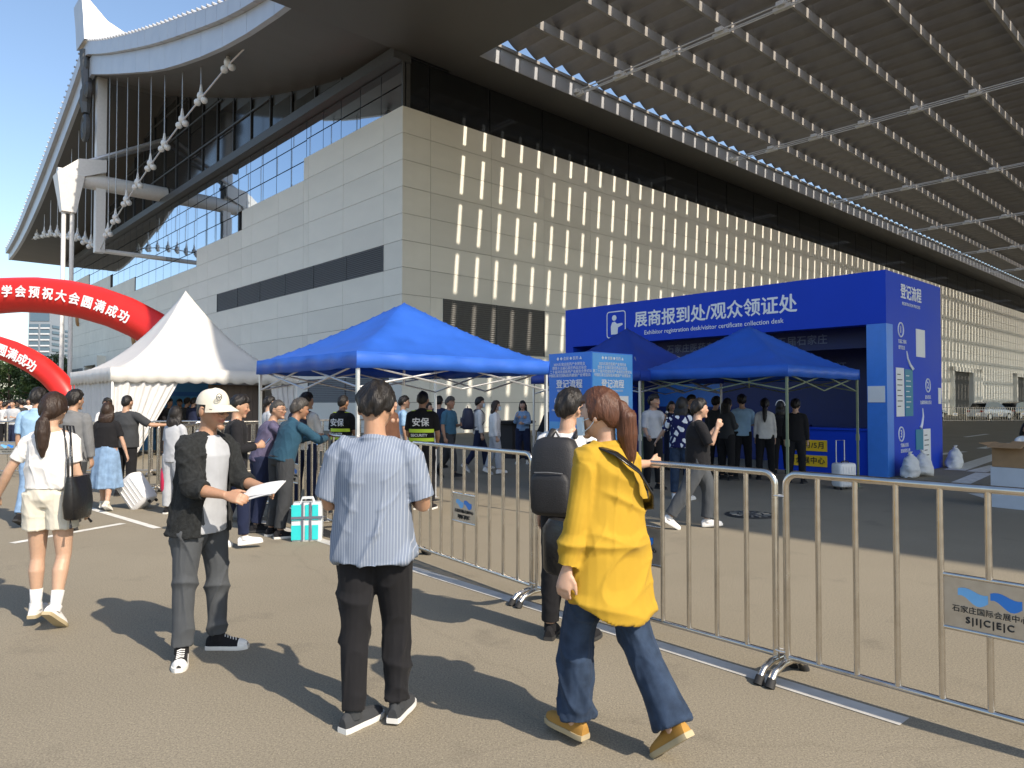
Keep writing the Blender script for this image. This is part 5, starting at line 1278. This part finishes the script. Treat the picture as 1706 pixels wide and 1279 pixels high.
pc = (p2['A']['R'][2] + p2['A']['L'][2])/2 + V3((0, .13, -.005)); pw = world_pt(p2, pc); fl = empty('paper_stack', pw, R_(-112)); fl.rotation_euler = (R_(14), R_(26), R_(-112 + 4)); put(fl, 'sheaf of white leaflets held out by the man in the cap', 'papers')
for k, (dx, dy, rz) in enumerate(((0, 0, 0), (.012, .02, 6), (-.015, -.01, -5))):
    s = MB(); n = 8
    for i in range(n): s.add([(-.075 + dx, -.16 + .30*i/n + dy, .012*math.sin(i/n*2.6) + .004*k), (.075 + dx, -.16 + .30*i/n + dy, .012*math.sin(i/n*2.6) + .004*k), (.075 + dx, -.16 + .30*(i+1)/n + dy, .012*math.sin((i+1)/n*2.6) + .004*k), (-.075 + dx, -.16 + .30*(i+1)/n + dy, .012*math.sin((i+1)/n*2.6) + .004*k)], [(0, 1, 2, 3)])
    bm = s.v; s2 = MB().add([(x, y, z) for x, y, z in bm] + [(x, y, z - .003) for x, y, z in bm], s.f + [tuple(len(bm) + i for i in reversed(f_)) for f_ in s.f]); s2.build('sheet', M_PAPER, fl, rot=(0, 0, R_(rz)))

sm_ = gp(622, 1208)
p3 = person('man in grey-blue pinstripe shirt and black trousers walking away, head bowed', sm_, 4, 1.715, 'm', 1.08, legs=dict(L=((-.015, -.01, -1), (.005, -.08, -1), 30, 0), R=((.015, .26, -1), (.04, -.10, -1), 8, 0)), arms=dict(L=((-.30, .02, -1), (.45, .90, .05)), R=((.30, .02, -1), (-.45, .90, .05))), head=(0, -20, 0), skin=(.45, .26, .165), hair=('short', H_BLK), top=dict(sleeve=.48, hem=-.08, ease=.034, mat=C['striped'], collar=True, amp=.0105, tail=.03, fr=(8, 8, 11)), bottom=dict(mat=C['black'], ease=.016, length=.99, amp=.0105), shoes=(C['charcoal'], M_SOLE), res=.0062, seed=3)
yw = gp(1012, 1243)
p4 = person('woman in oversized mustard yellow shirt and jeans striding beside the barrier', yw, -40, 1.66, 'f', 1.0, legs=dict(L=((-.02, .30, -1), (.0, .02, -1), 0, 2), R=((.03, -.24, -1), (.03, -.50, -.87), 0, -40)), arms=dict(L=((-.32, -.06, -1), (-.22, .06, -1), (.6, .2, 0)), R=((.34, -.02, -1), (-.05, .85, -.45))), head=(-16, -4, 0), skin=(.52, .33, .235), hair=('pony', H_BRN), top=dict(sleeve=.97, hem=-.17, ease=.036, flare=.066, mat=C['yellow'], collar=True, amp=.0125, tail=.16, fr=(12, 12, 4), cuff=.004), bottom=dict(mat=C['denim'], ease=.024, length=1.0, flare=.022, amp=.011), shoes=(C['tan'], M_SOLE_T), res=.0065, seed=4, curl=.45, extra=dict(pony=(.045, -.02, -.30), ponyz=.035))
mask(p4)
for c_ in p4['o'].children:
    if c_.name.startswith('hair'): c_.data.materials.clear(); c_.data.materials.append(hair_mat('brown_red', (.085, .034, .018)))
def crossbody(pp, m, label):
    S, T, ax, ay = pp['S'], pp['T'], pp['ax'], pp['ay']; r = empty('shoulder_bag', pp['o'].location, pp['o'].rotation_euler.z); put(r, label, 'bag')
    pts = [T(.50) + ax*-.085*S + ay*.03*S + V3((0, 0, .03)), T(.485) - ax*.075*S - ay*.13*S, T(.40) + ax*.02*S - ay*.192*S, T(.29) + ax*.115*S - ay*.188*S, T(.22) + ax*.200*S - ay*.12*S, T(.19) + ax*.20*S + ay*.05*S]
    MB().tube(pts, .030*S, 10, sq=.25, up=(0, -.6, .6)).build('strap', m, r, smooth=True)
    c = T(.02) - ax*.19*S + ay*.12*S; s = MB(); s.loft([ellring(c + V3((0, 0, z*S)), ax*.045*k*S, ay*.12*k*S, 18, .6) for z, k in ((-.14, .8), (-.12, 1), (.08, 1.03), (.13, .7))]); s.build('bag_body', m, r, smooth=50)
    return r
crossbody(p4, C['leather'], 'black shoulder bag with wide strap worn across the yellow shirt')
bp_ = gp(946, 1066)
p5 = person('man in white T-shirt with black backpack leaning an arm on the barrier', bp_, 25, 1.70, 'm', 1.0, arms=dict(L=DOWN['L'], R=((.75, .35, -.62), (.55, .82, .02))), head=(20, 0, 0), skin=(.50, .30, .20), hair=('short', H_BLK), top=dict(sleeve=.42, mat=C['white']), bottom=dict(mat=C['black']), shoes=(C['black'], M_GUM), res=.0085, seed=5)
backpack(p5, C['nylon'], 'large black backpack on the man in the white T-shirt by the barrier', sz=(.34, .20, .52), z=.22)
# ------------------------------------------------------------------ people along the barrier and under the tents
def P_(px, py): return gp(px, py)
def at(px, d): return V3(((px - CX)/F_PX*d, d, 0))
LEANF = dict(L=((-.25, .75, -.75), (.65, .75, .15)), R=((.35, .75, -.65), (-.55, .82, .12)))
SK1, SK2, SK3 = (.43, .255, .165), (.48, .30, .21), (.33, .18, .11)
p7 = person('man in dark teal shirt leaning on the barrier above the striped bag', P_(468, 893), 40, 1.70, 'm', 1.12, legs=dict(L=((-.06, .02, -1), (-.02, -.18, -1), -5, 0), R=((.07, -.06, -1), (.02, -.16, -1), 20, 0)), arms=LEANF, lean=(.05, .34), head=(15, -10, 0), skin=SK3, hair=('short', H_GRY), top=dict(sleeve=.95, hem=-.02, mat=C['teal'], amp=.005, collar=True), bottom=dict(mat=C['charcoal'], ease=.02), shoes=(C['black'], M_SOLE), res=.0105, seed=21)
MB().tube([p7['T'](.02) + p7['ax']*.172*math.cos(q) + p7['ay']*.135*math.sin(q) for q in np.linspace(0, 6.283, 25)[:-1]], .013, 6, closed=True).build('belt', C['leather'], p7['o'])
p6 = person('man in purple-grey jacket and glasses leaning beside the man in teal', P_(432, 884), 62, 1.68, 'm', 1.05, legs=dict(L=((-.06, .0, -1), (-.02, -.1, -1), 0, 0), R=((.06, .05, -1), (.02, -.2, -1), 10, 0)), arms=LEANF, lean=(.02, .32), head=(38, -4, 0), skin=SK1, hair=('buzz', H_GRY), top=dict(sleeve=.97, hem=-.05, mat=C['purple'], amp=.006), bottom=dict(mat=C['navy'], ease=.018), shoes=(C['black'], M_GUM), res=.0105, seed=22)
glasses(p6)
p8 = person('woman in black top and pale denim skirt pulling a white suitcase', P_(176, 850), -8, 1.58, 'f', 1.08, legs=STEP_L, arms=dict(L=DOWN['L'], R=((.34, .02, -1), (.30, .05, -1))), skin=SK2, hair=('bob', H_BRN), top=dict(sleeve=.42, hem=.06, mat=C['black'], amp=.004), bottom=dict(kind='skirt', mat=C['ldenim'], length=.74, flare=.07, amp=.006), shoes=(C['cream'], M_SOLE), res=.012, seed=23)
h8 = world_pt(p8, p8['A']['R'][2])
s_ = suitcase('suitcase', (h8.x + .27, h8.y + .12, .02), R_(-12), (.40, .25, .56), M_CASEW, 'white rolling suitcase tilted in the hand of the woman in denim skirt', tilt=(0, R_(-40)), handle=0)
person('heavy man in black T-shirt resting his arm on the stacked barriers', at(210, 12.6), 10, 1.74, 'm', 1.28, legs=STAND, arms=dict(L=DOWN['L'], R=((.75, .35, -.6), (.6, .75, .0))), skin=SK1, hair=('buzz', H_BLK), top=dict(sleeve=.5, ease=.03, hem=-.1, mat=C['charcoal']), bottom=dict(mat=C['black']), shoes=(C['black'], M_GUM), res=.013, seed=24)
person('man in light blue polo shirt walking in front of the man in the suit', at(62, 9.6), -6, 1.76, 'm', 1.05, legs=STEP_R, arms=DOWN, skin=SK1, hair=('short', H_BLK), top=dict(sleeve=.45, hem=-.06, mat=C['lblue'], collar=True), bottom=dict(mat=C['ldenim']), shoes=(C['black'], M_GUM), res=.011, seed=25)
person('man in grey suit jacket walking between blue polo and black top', at(122, 9.3), 4, 1.73, 'm', 1.05, legs=STEP_L, arms=DOWN, skin=SK1, hair=('short', H_BLK), top=dict(sleeve=.96, hem=-.12, ease=.03, mat=C['grey'], collar=True, name='jacket'), bottom=dict(mat=C['charcoal']), shoes=(C['black'], M_GUM), res=.011, seed=26, head=(10, 0, 0))
person('man in white shirt facing out beside the white tent curtain', at(180, 15.5), 165, 1.70, 'm', 1.0, skin=SK2, hair=('short', H_BLK), top=dict(sleeve=.5, mat=C['white'], collar=True), bottom=dict(mat=C['navy']), shoes=(C['black'], M_GUM), res=.015, seed=27)
pg = person('woman in pale grey outfit with a crimson bag by the barrier stack', at(292, 10.6), 18, 1.56, 'f', 1.05, arms=dict(L=DOWN['L'], R=PHONE['R']), skin=SK2, hair=('bob', H_BLK), top=dict(sleeve=.4, hem=-.1, mat=C['lgrey']), bottom=dict(mat=C['lgrey'], ease=.03), shoes=(C['black'], M_SOLE), res=.012, seed=28, head=(-25, -5, 0))
hb = world_pt(pg, pg['A']['L'][2]); rb = empty('hand_bag', (hb.x - .02, hb.y - .02, 0), R_(20)); put(rb, 'crimson cloth bag hanging from the hand of the woman in grey', 'bag')
z0 = hb.z - .12; s = MB(); s.loft([ellring(V3((0, 0, z0 + z)), V3((.05*k, 0, 0)), V3((0, .12*k, 0)), 16, .7) for z, k in ((-.34, .8), (-.3, 1), (-.1, 1), (0, .8))]); s.build('bag_body', C['pinkbag'], rb, smooth=50)
MB().tube([(0, -.07, z0 - .01), (0, -.03, z0 + .11), (0, .03, z0 + .11), (0, .07, z0 - .01)], .008, 6).build('bag_handle', C['pinkbag'], rb)
pb = person('man in black jacket with white sneakers behind the man in the cap', P_(392, 912), 70, 1.66, 'm', 1.0, legs=STEP_R, arms=PHONE, head=(5, -15, 0), skin=SK1, hair=('short', H_BLK), top=dict(sleeve=.95, mat=C['black'], name='jacket'), bottom=dict(mat=C['navy']), shoes=(C['white'], M_SOLE), res=.011, seed=29)
hw_ = world_pt(pb, (pb['A']['R'][2] + pb['A']['L'][2])/2 + V3((0, .10, .03))); ph = empty('phone', hw_, R_(-70)); ph.rotation_euler = (R_(50), 0, R_(-70)); put(ph, 'dark smartphone held by the man in black jacket', 'phone')
MB().box((-.037, -.075, -.004), (.037, .075, .004)).build('phone_body', M_LENS, ph); MB().box((-.034, -.072, .0045), (.034, .072, .0055)).build('screen', M_SIGNL, ph)
def guard(label, pos, hdg, H, sd, lt=True):
    g_ = person(label, pos, hdg, H, 'm', 1.05, arms=dict(L=((-.2, .1, -1), (.3, .6, -.6)), R=((.2, .1, -1), (-.2, .7, -.6))), skin=SK3, hair=('buzz', H_BLK), top=dict(sleeve=.45, hem=-.06, mat=C['black'], collar=True, amp=.003), bottom=dict(mat=C['black'], ease=.022), shoes=(C['black'], M_SOLE), res=.012, seed=sd, group='security guards')
    S, T, ax, ay = g_['S'], g_['T'], g_['ax'], g_['ay']
    for t in (.215, .085):
        s = MB(); pts = [(T(t) + ax*.198*math.cos(q)*S + ay*.152*math.sin(q)*S) for q in np.linspace(R_(196), R_(344), 15)]
        s.loft([[p + V3((0, 0, z*S)) for p in pts] + [p*1 - (p - T(t))*.06 + V3((0, 0, z*S)) for p in reversed(pts)] for z in (-.026, .026)]); s.build('reflective_band', C['hivis'], g_['o'], smooth=40)
    decal(g_, '安保', .135, .335, .02, M_TXTW, off=.168); decal(g_, 'SECURITY', .058, .150, 0, M_TXTW, off=.176)
    for s_ in (-1, 1): MB().obox(T(.475) + ax*s_*.115*S - ay*.02*S + V3((0, 0, .035)), ax*.035*S, ay*.022*S, V3((0, 0, .004))).build('epaulette', C['hivis'], g_['o'])
    return g_
guard('security guard in black uniform standing with back turned under the blue tent', P_(703, 848), 8, 1.79, 31)
guard('security guard in black uniform farther back beside the tent pole', at(570, 12.2), 22, 1.74, 32)
pk = person('man in white shirt wearing a navy backpack behind the leaning men', at(508, 11.2), 15, 1.76, 'm', 1.0, head=(25, 0, 0), arms=PHONE, skin=SK2, hair=('short', H_BLK), top=dict(sleeve=.95, mat=C['white'], collar=True), bottom=dict(mat=C['navy']), shoes=(C['black'], M_GUM), res=.013, seed=33)
backpack(pk, C['navynylon'], 'navy backpack on the man in white shirt behind the leaning men', z=.28)
person('man in pale shirt standing before the dark plank partition', at(447, 14), 60, 1.72, 'm', skin=SK2, hair=('short', H_BLK), top=dict(sleeve=.9, mat=C['lgrey']), bottom=dict(mat=C['navy']), shoes=(C['black'], M_GUM), res=.016, seed=34)
person('long-haired woman in dark brown coat walking under the blue tent', at(652, 14.2), 120, 1.66, 'f', legs=STEP_L, skin=SK2, hair=('long', H_BLK), top=dict(sleeve=.95, hem=-.25, mat=C['brown'], name='coat'), bottom=dict(mat=C['black']), shoes=(C['black'], M_GUM), res=.015, seed=35)
person('person in light blue shirt standing behind the security guard', at(671, 15), 75, 1.74, 'm', skin=SK1, hair=('short', H_BLK), top=dict(sleeve=.5, mat=C['lblue']), bottom=dict(mat=C['lgrey']), shoes=(C['black'], M_GUM), res=.015, seed=36)
person('woman in brown top partly hidden behind the security guard', at(711, 16.5), 100, 1.62, 'f', skin=SK2, hair=('long', H_BLK), top=dict(sleeve=.9, mat=C['brown']), bottom=dict(mat=C['black']), shoes=(C['white'], M_SOLE), res=.016, seed=37)
person('man in dark jacket with his back turned by the tent pole', at(731, 18), 10, 1.76, 'm', skin=SK1, hair=('short', H_BLK), top=dict(sleeve=.95, mat=C['navy'], name='jacket'), bottom=dict(mat=C['charcoal']), shoes=(C['black'], M_GUM), res=.016, seed=38)
person('man in petrol blue polo shirt striding past the hall wall', P_(748, 797), 118, 1.72, 'm', 1.08, legs=WALK_R, arms=dict(L=((-.18, .1, -1), (.5, .7, .1)), R=((.2, -.05, -1), (.1, .3, -1))), skin=SK3, hair=('short', H_GRY), top=dict(sleeve=.46, hem=0, mat=C['bluepolo'], collar=True), bottom=dict(mat=C['charcoal']), shoes=(C['black'], M_GUM), res=.013, seed=39, head=(10, -6, 0))
pm = person('young man in dark trousers carrying a dark rucksack on his back', P_(797, 786), 78, 1.72, 'm', legs=WALK_L, skin=SK2, hair=('short', H_BLK), top=dict(sleeve=.9, mat=C['white']), bottom=dict(mat=C['navy']), shoes=(C['lgrey'], M_SOLE), res=.014, seed=40)
backpack(pm, C['navynylon'], 'bulky dark rucksack with a jacket on the young man by the wall', sz=(.36, .26, .5), z=.3); mask(pm)
pw_ = person('short-haired woman in white jacket walking with a white plastic bag', P_(824, 791), 85, 1.62, 'f', legs=STEP_R, skin=SK2, hair=('bob', H_BRN), top=dict(sleeve=.95, hem=-.07, ease=.035, mat=C['white'], name='jacket'), bottom=dict(mat=C['lgrey'], ease=.026), shoes=(C['white'], M_SOLE), res=.014, seed=41); mask(pw_)
hb = world_pt(pw_, pw_['A']['L'][2]); s = MB(); s.loft([ellring(V3((hb.x, hb.y - .06, hb.z - .1 + z)), V3((.12*k, 0, 0)), V3((0, .06*k, 0)), 16, .8) for z, k in ((-.36, .7), (-.32, 1), (-.15, 1.05), (-.02, .5), (.05, .2))])
put(s.build('plastic_bag', M_CLR, smooth=60), 'white plastic carrier bag in the hand of the woman in white jacket', 'bag')
person('long-haired woman in denim jacket with a hand raised to her face', P_(871, 772), 190, 1.66, 'f', arms=dict(R=((.25, .3, -1), (-.3, .55, .85)), L=((-.2, .2, -1), (.6, .8, .0))), skin=SK2, hair=('long', H_BLK), top=dict(sleeve=.95, hem=-.03, mat=C['ldenim'], name='jacket'), bottom=dict(mat=C['navy'], ease=.03), shoes=(C['cream'], M_SOLE), res=.014, seed=42)
person('person in black bending beside the blue sign column', at(905, 17.5), 60, 1.70, 'm', lean=(0, .5), arms=LEANF, skin=SK2, hair=('short', H_BLK), top=dict(sleeve=.9, mat=C['black']), bottom=dict(mat=C['lgrey']), shoes=(C['black'], M_SOLE), res=.016, seed=43)
# group before the booth
ps = person('man in pale grey shirt speaking into a microphone', P_(1088, 815), 155, 1.76, 'm', 1.05, arms=dict(R=((.2, .2, -1), (.3, .8, -.5)), L=((-.15, .25, -1), (.35, .6, .75))), skin=SK1, hair=('short', H_BLK), top=dict(sleeve=.52, hem=.0, mat=C['lgrey'], collar=True), bottom=dict(mat=C['black']), shoes=(C['black'], M_GUM), res=.0125, seed=44, head=(-20, 0, 0))
mw = world_pt(ps, ps['A']['L'][2] + V3((.03, .08, .04))); s = empty('microphone', mw); put(s, 'black hand microphone with white band held by the man in grey', 'microphone')
MB().tube([(0, 0, -.09), (0, 0, .06)], [.013, .02], 10).build('handle', M_LENS, s, smooth=True); MB().ball((0, 0, .085), .028).build('grille', M_STEEL, s, smooth=True); MB().tube([(0, 0, -.03), (0, 0, -.01)], .02, 10).build('band', M_PAPER, s)
person('woman in navy and white patterned blouse facing the booth', P_(1136, 832), 30, 1.70, 'f', 1.12, arms=dict(L=((-.6, .15, -.75), (-.55, .3, -.65)), R=PHONE['R']), skin=SK2, hair=('bob', H_BLK), top=dict(sleeve=.5, ease=.03, mat=C['pattern']), bottom=dict(mat=C['denim'], ease=.02), shoes=(C['white'], M_SOLE), res=.012, seed=45)
person('stout man in black T-shirt and white sneakers striding past the manhole', P_(1163, 880), 92, 1.68, 'm', 1.22, legs=dict(L=((0, .42, -.9), (0, -.10, -1), 0, 5), R=((0, -.40, -.9), (0, -.55, -.85), 0, -30)), arms=dict(L=((-.2, .2, -1), (.1, .75, .7)), R=((.25, .4, -.9), (.0, .35, .95))), skin=SK2, hair=('short', H_BLK), top=dict(sleeve=.5, hem=-.08, ease=.03, mat=C['black']), bottom=dict(mat=C['slate'], ease=.03), shoes=(C['white'], M_SOLE), res=.0105, seed=46, head=(-10, 0, 0))
pbk = [('man in light blue shirt standing at the booth desk', 1236, 15.6, 12, 1.78, 'm', 'short', 'lblue', 'black', .5), ('woman in white blouse and dark trousers at the booth desk', 1274, 15.2, 20, 1.70, 'f', 'pony', 'white', 'black', .95),
       ('man in glasses and black shirt between the speaker and the booth', 1150, 15.0, 150, 1.76, 'm', 'short', 'black', 'black', .9), ('person in dark clothes deep inside the tent before the booth', 1192, 16.0, 40, 1.74, 'm', 'short', 'charcoal', 'black', .9),
       ('long-haired person in dark coat under the tent before the booth', 1210, 15.2, 60, 1.70, 'f', 'long', 'charcoal', 'black', .95), ('person in dark clothes standing behind the olive tent leg', 1325, 14.6, 30, 1.68, 'm', 'short', 'black', 'black', .95),
       ('woman in white shirt seated behind the pale striped group', 1118, 17.5, 170, 1.64, 'f', 'long', 'navy', 'navy', .9), ('person in navy standing in the shade of the dark blue tent', 1090, 18.5, 190, 1.72, 'm', 'short', 'navy', 'black', .9), ('woman with a white headband at the booth desk', 1300, 16.5, 15, 1.64, 'f', 'bob', 'black', 'black', .9)]
for k, (lb, px, d, hd_, H, sx_, hr, tp, bt, sl) in enumerate(pbk):
    q = person(lb.replace('seated behind the pale striped group', 'facing out behind the speaker').replace('in white shirt facing', 'in navy top facing'), at(px, d), hd_, H, sx_, arms=(PHONE if k % 2 == 0 else DOWN), skin=SK2, hair=(hr, H_BLK), top=dict(sleeve=sl, mat=C[tp]), bottom=dict(mat=C[bt]), shoes=(C['black'], M_GUM), res=.016, seed=50 + k, group='people at the registration booth')
    if k == 2: glasses(q)
    if k == 8: MB().tube([q['hp'](.10*math.cos(t), -.005, .02 + .125*math.sin(t)) for t in np.linspace(0, math.pi, 14)], .010, 6).build('headband', M_PAPER, q['o'])
# person sitting at the right edge behind the cartons
person('woman in white top and dark hat sitting behind the cardboard boxes', gp(1700, 815) + V3((.28, .25, 0)), 200, 1.60, 'f', legs=dict(L=((-.1, .95, -.1), (0, -.1, -1), -5, 0), R=((.1, .95, -.1), (0, -.05, -1), 5, 0)), arms=LEANF, lean=(0, .2), skin=SK3, hair=('bob', H_BLK), top=dict(sleeve=.5, mat=C['white']), bottom=dict(mat=C['black']), shoes=(C['black'], M_GUM), res=.013, seed=61)
so_ = gp(1700, 815) + V3((.30, .30, 0)); st = empty('folding_stool', so_, R_(20)); put(st, 'red plastic stool under the woman behind the cardboard boxes', 'stool')
MB().box((-.16, -.14, .38), (.16, .14, .41)).build('seat', C['pinkbag'], st)
for x in (-.13, .13):
    for y in (-.11, .11): MB().tube([(x*1.2, y*1.2, 0), (x, y, .38)], .014, 6).build('leg', C['pinkbag'], st)
# visitors in the pagoda tent
tl_ = [('man in sunglasses and black shirt under the scalloped tent valance', 300, 24.2, 175, 'black'), ('person in navy shirt photographing inside the white tent', 322, 22.6, 20, 'navy'), ('person in black beside the drawn tent curtain', 268, 22.2, 40, 'black'), ('person in black coat at the tent opening', 282, 23.4, 120, 'charcoal'), ('short-haired person in dark grey inside the white tent', 311, 23.0, 30, 'charcoal'), ('person in dark clothes at the right of the tent banner', 336, 24.4, 200, 'black')]
for k, (lb, px, d, hd_, tp) in enumerate(tl_):
    person(lb, at(px, d), hd_, 1.72 + .03*(k % 3), 'm', arms=PHONE if k % 2 else DOWN, skin=SK2, hair=('short', H_BLK), top=dict(sleeve=.9, mat=C[tp]), bottom=dict(mat=C['black']), shoes=(C['black'], M_GUM), res=.02, seed=70 + k, group='visitors in the white tent')
# far crowd by the trees
cr = [(8, 27, 'white', 'm', 'short'), (22, 24, 'lgrey', 'm', 'short'), (36, 26, 'charcoal', 'm', 'short'), (30, 33, 'black', 'f', 'long'), (48, 30, 'white', 'f', 'long'), (84, 28, 'black', 'm', 'short'), (92, 34, 'lblue', 'f', 'bob'), (100, 27, 'navy', 'm', 'short'), (2, 36, 'brown', 'f', 'long'), (15, 40, 'navy', 'm', 'buzz'), (42, 42, 'cream', 'f', 'bob'), (58, 38, 'purple', 'm', 'short'), (70, 44, 'grey', 'm', 'short'), (110, 30, 'lgrey', 'f', 'long')]
names = dict(white='white', grey='mid grey', lgrey='pale grey', charcoal='charcoal', black='black', lblue='light blue', navy='navy', brown='brown', cream='cream', purple='purple-grey')
hn = dict(short='short-haired', long='long-haired', bob='bob-haired', buzz='shaven-headed')
for k, (px, d, tp, sx_, hr) in enumerate(cr):
    person('%s %s in %s top in the far crowd behind the barriers' % (hn[hr], 'man' if sx_ == 'm' else 'woman', names[tp]), at(px, d), [10, 170, -60, 200, 150, 20, 190, -20, 160, 0, 30, 175, 90, 180, 140][k], 1.62 + .03*(k % 5), sx_, legs=[STAND, STEP_L, STEP_R][k % 3], arms=[DOWN, PHONE][k % 2], skin=SK2, hair=(hr, H_BLK), top=dict(sleeve=.5 if k % 2 else .95, mat=C[tp]), bottom=dict(mat=C[['black', 'navy', 'slate'][k % 3]]), shoes=(C['black'], M_SOLE), res=.024, seed=80 + k, group='far crowd by the trees')
run_jobs()
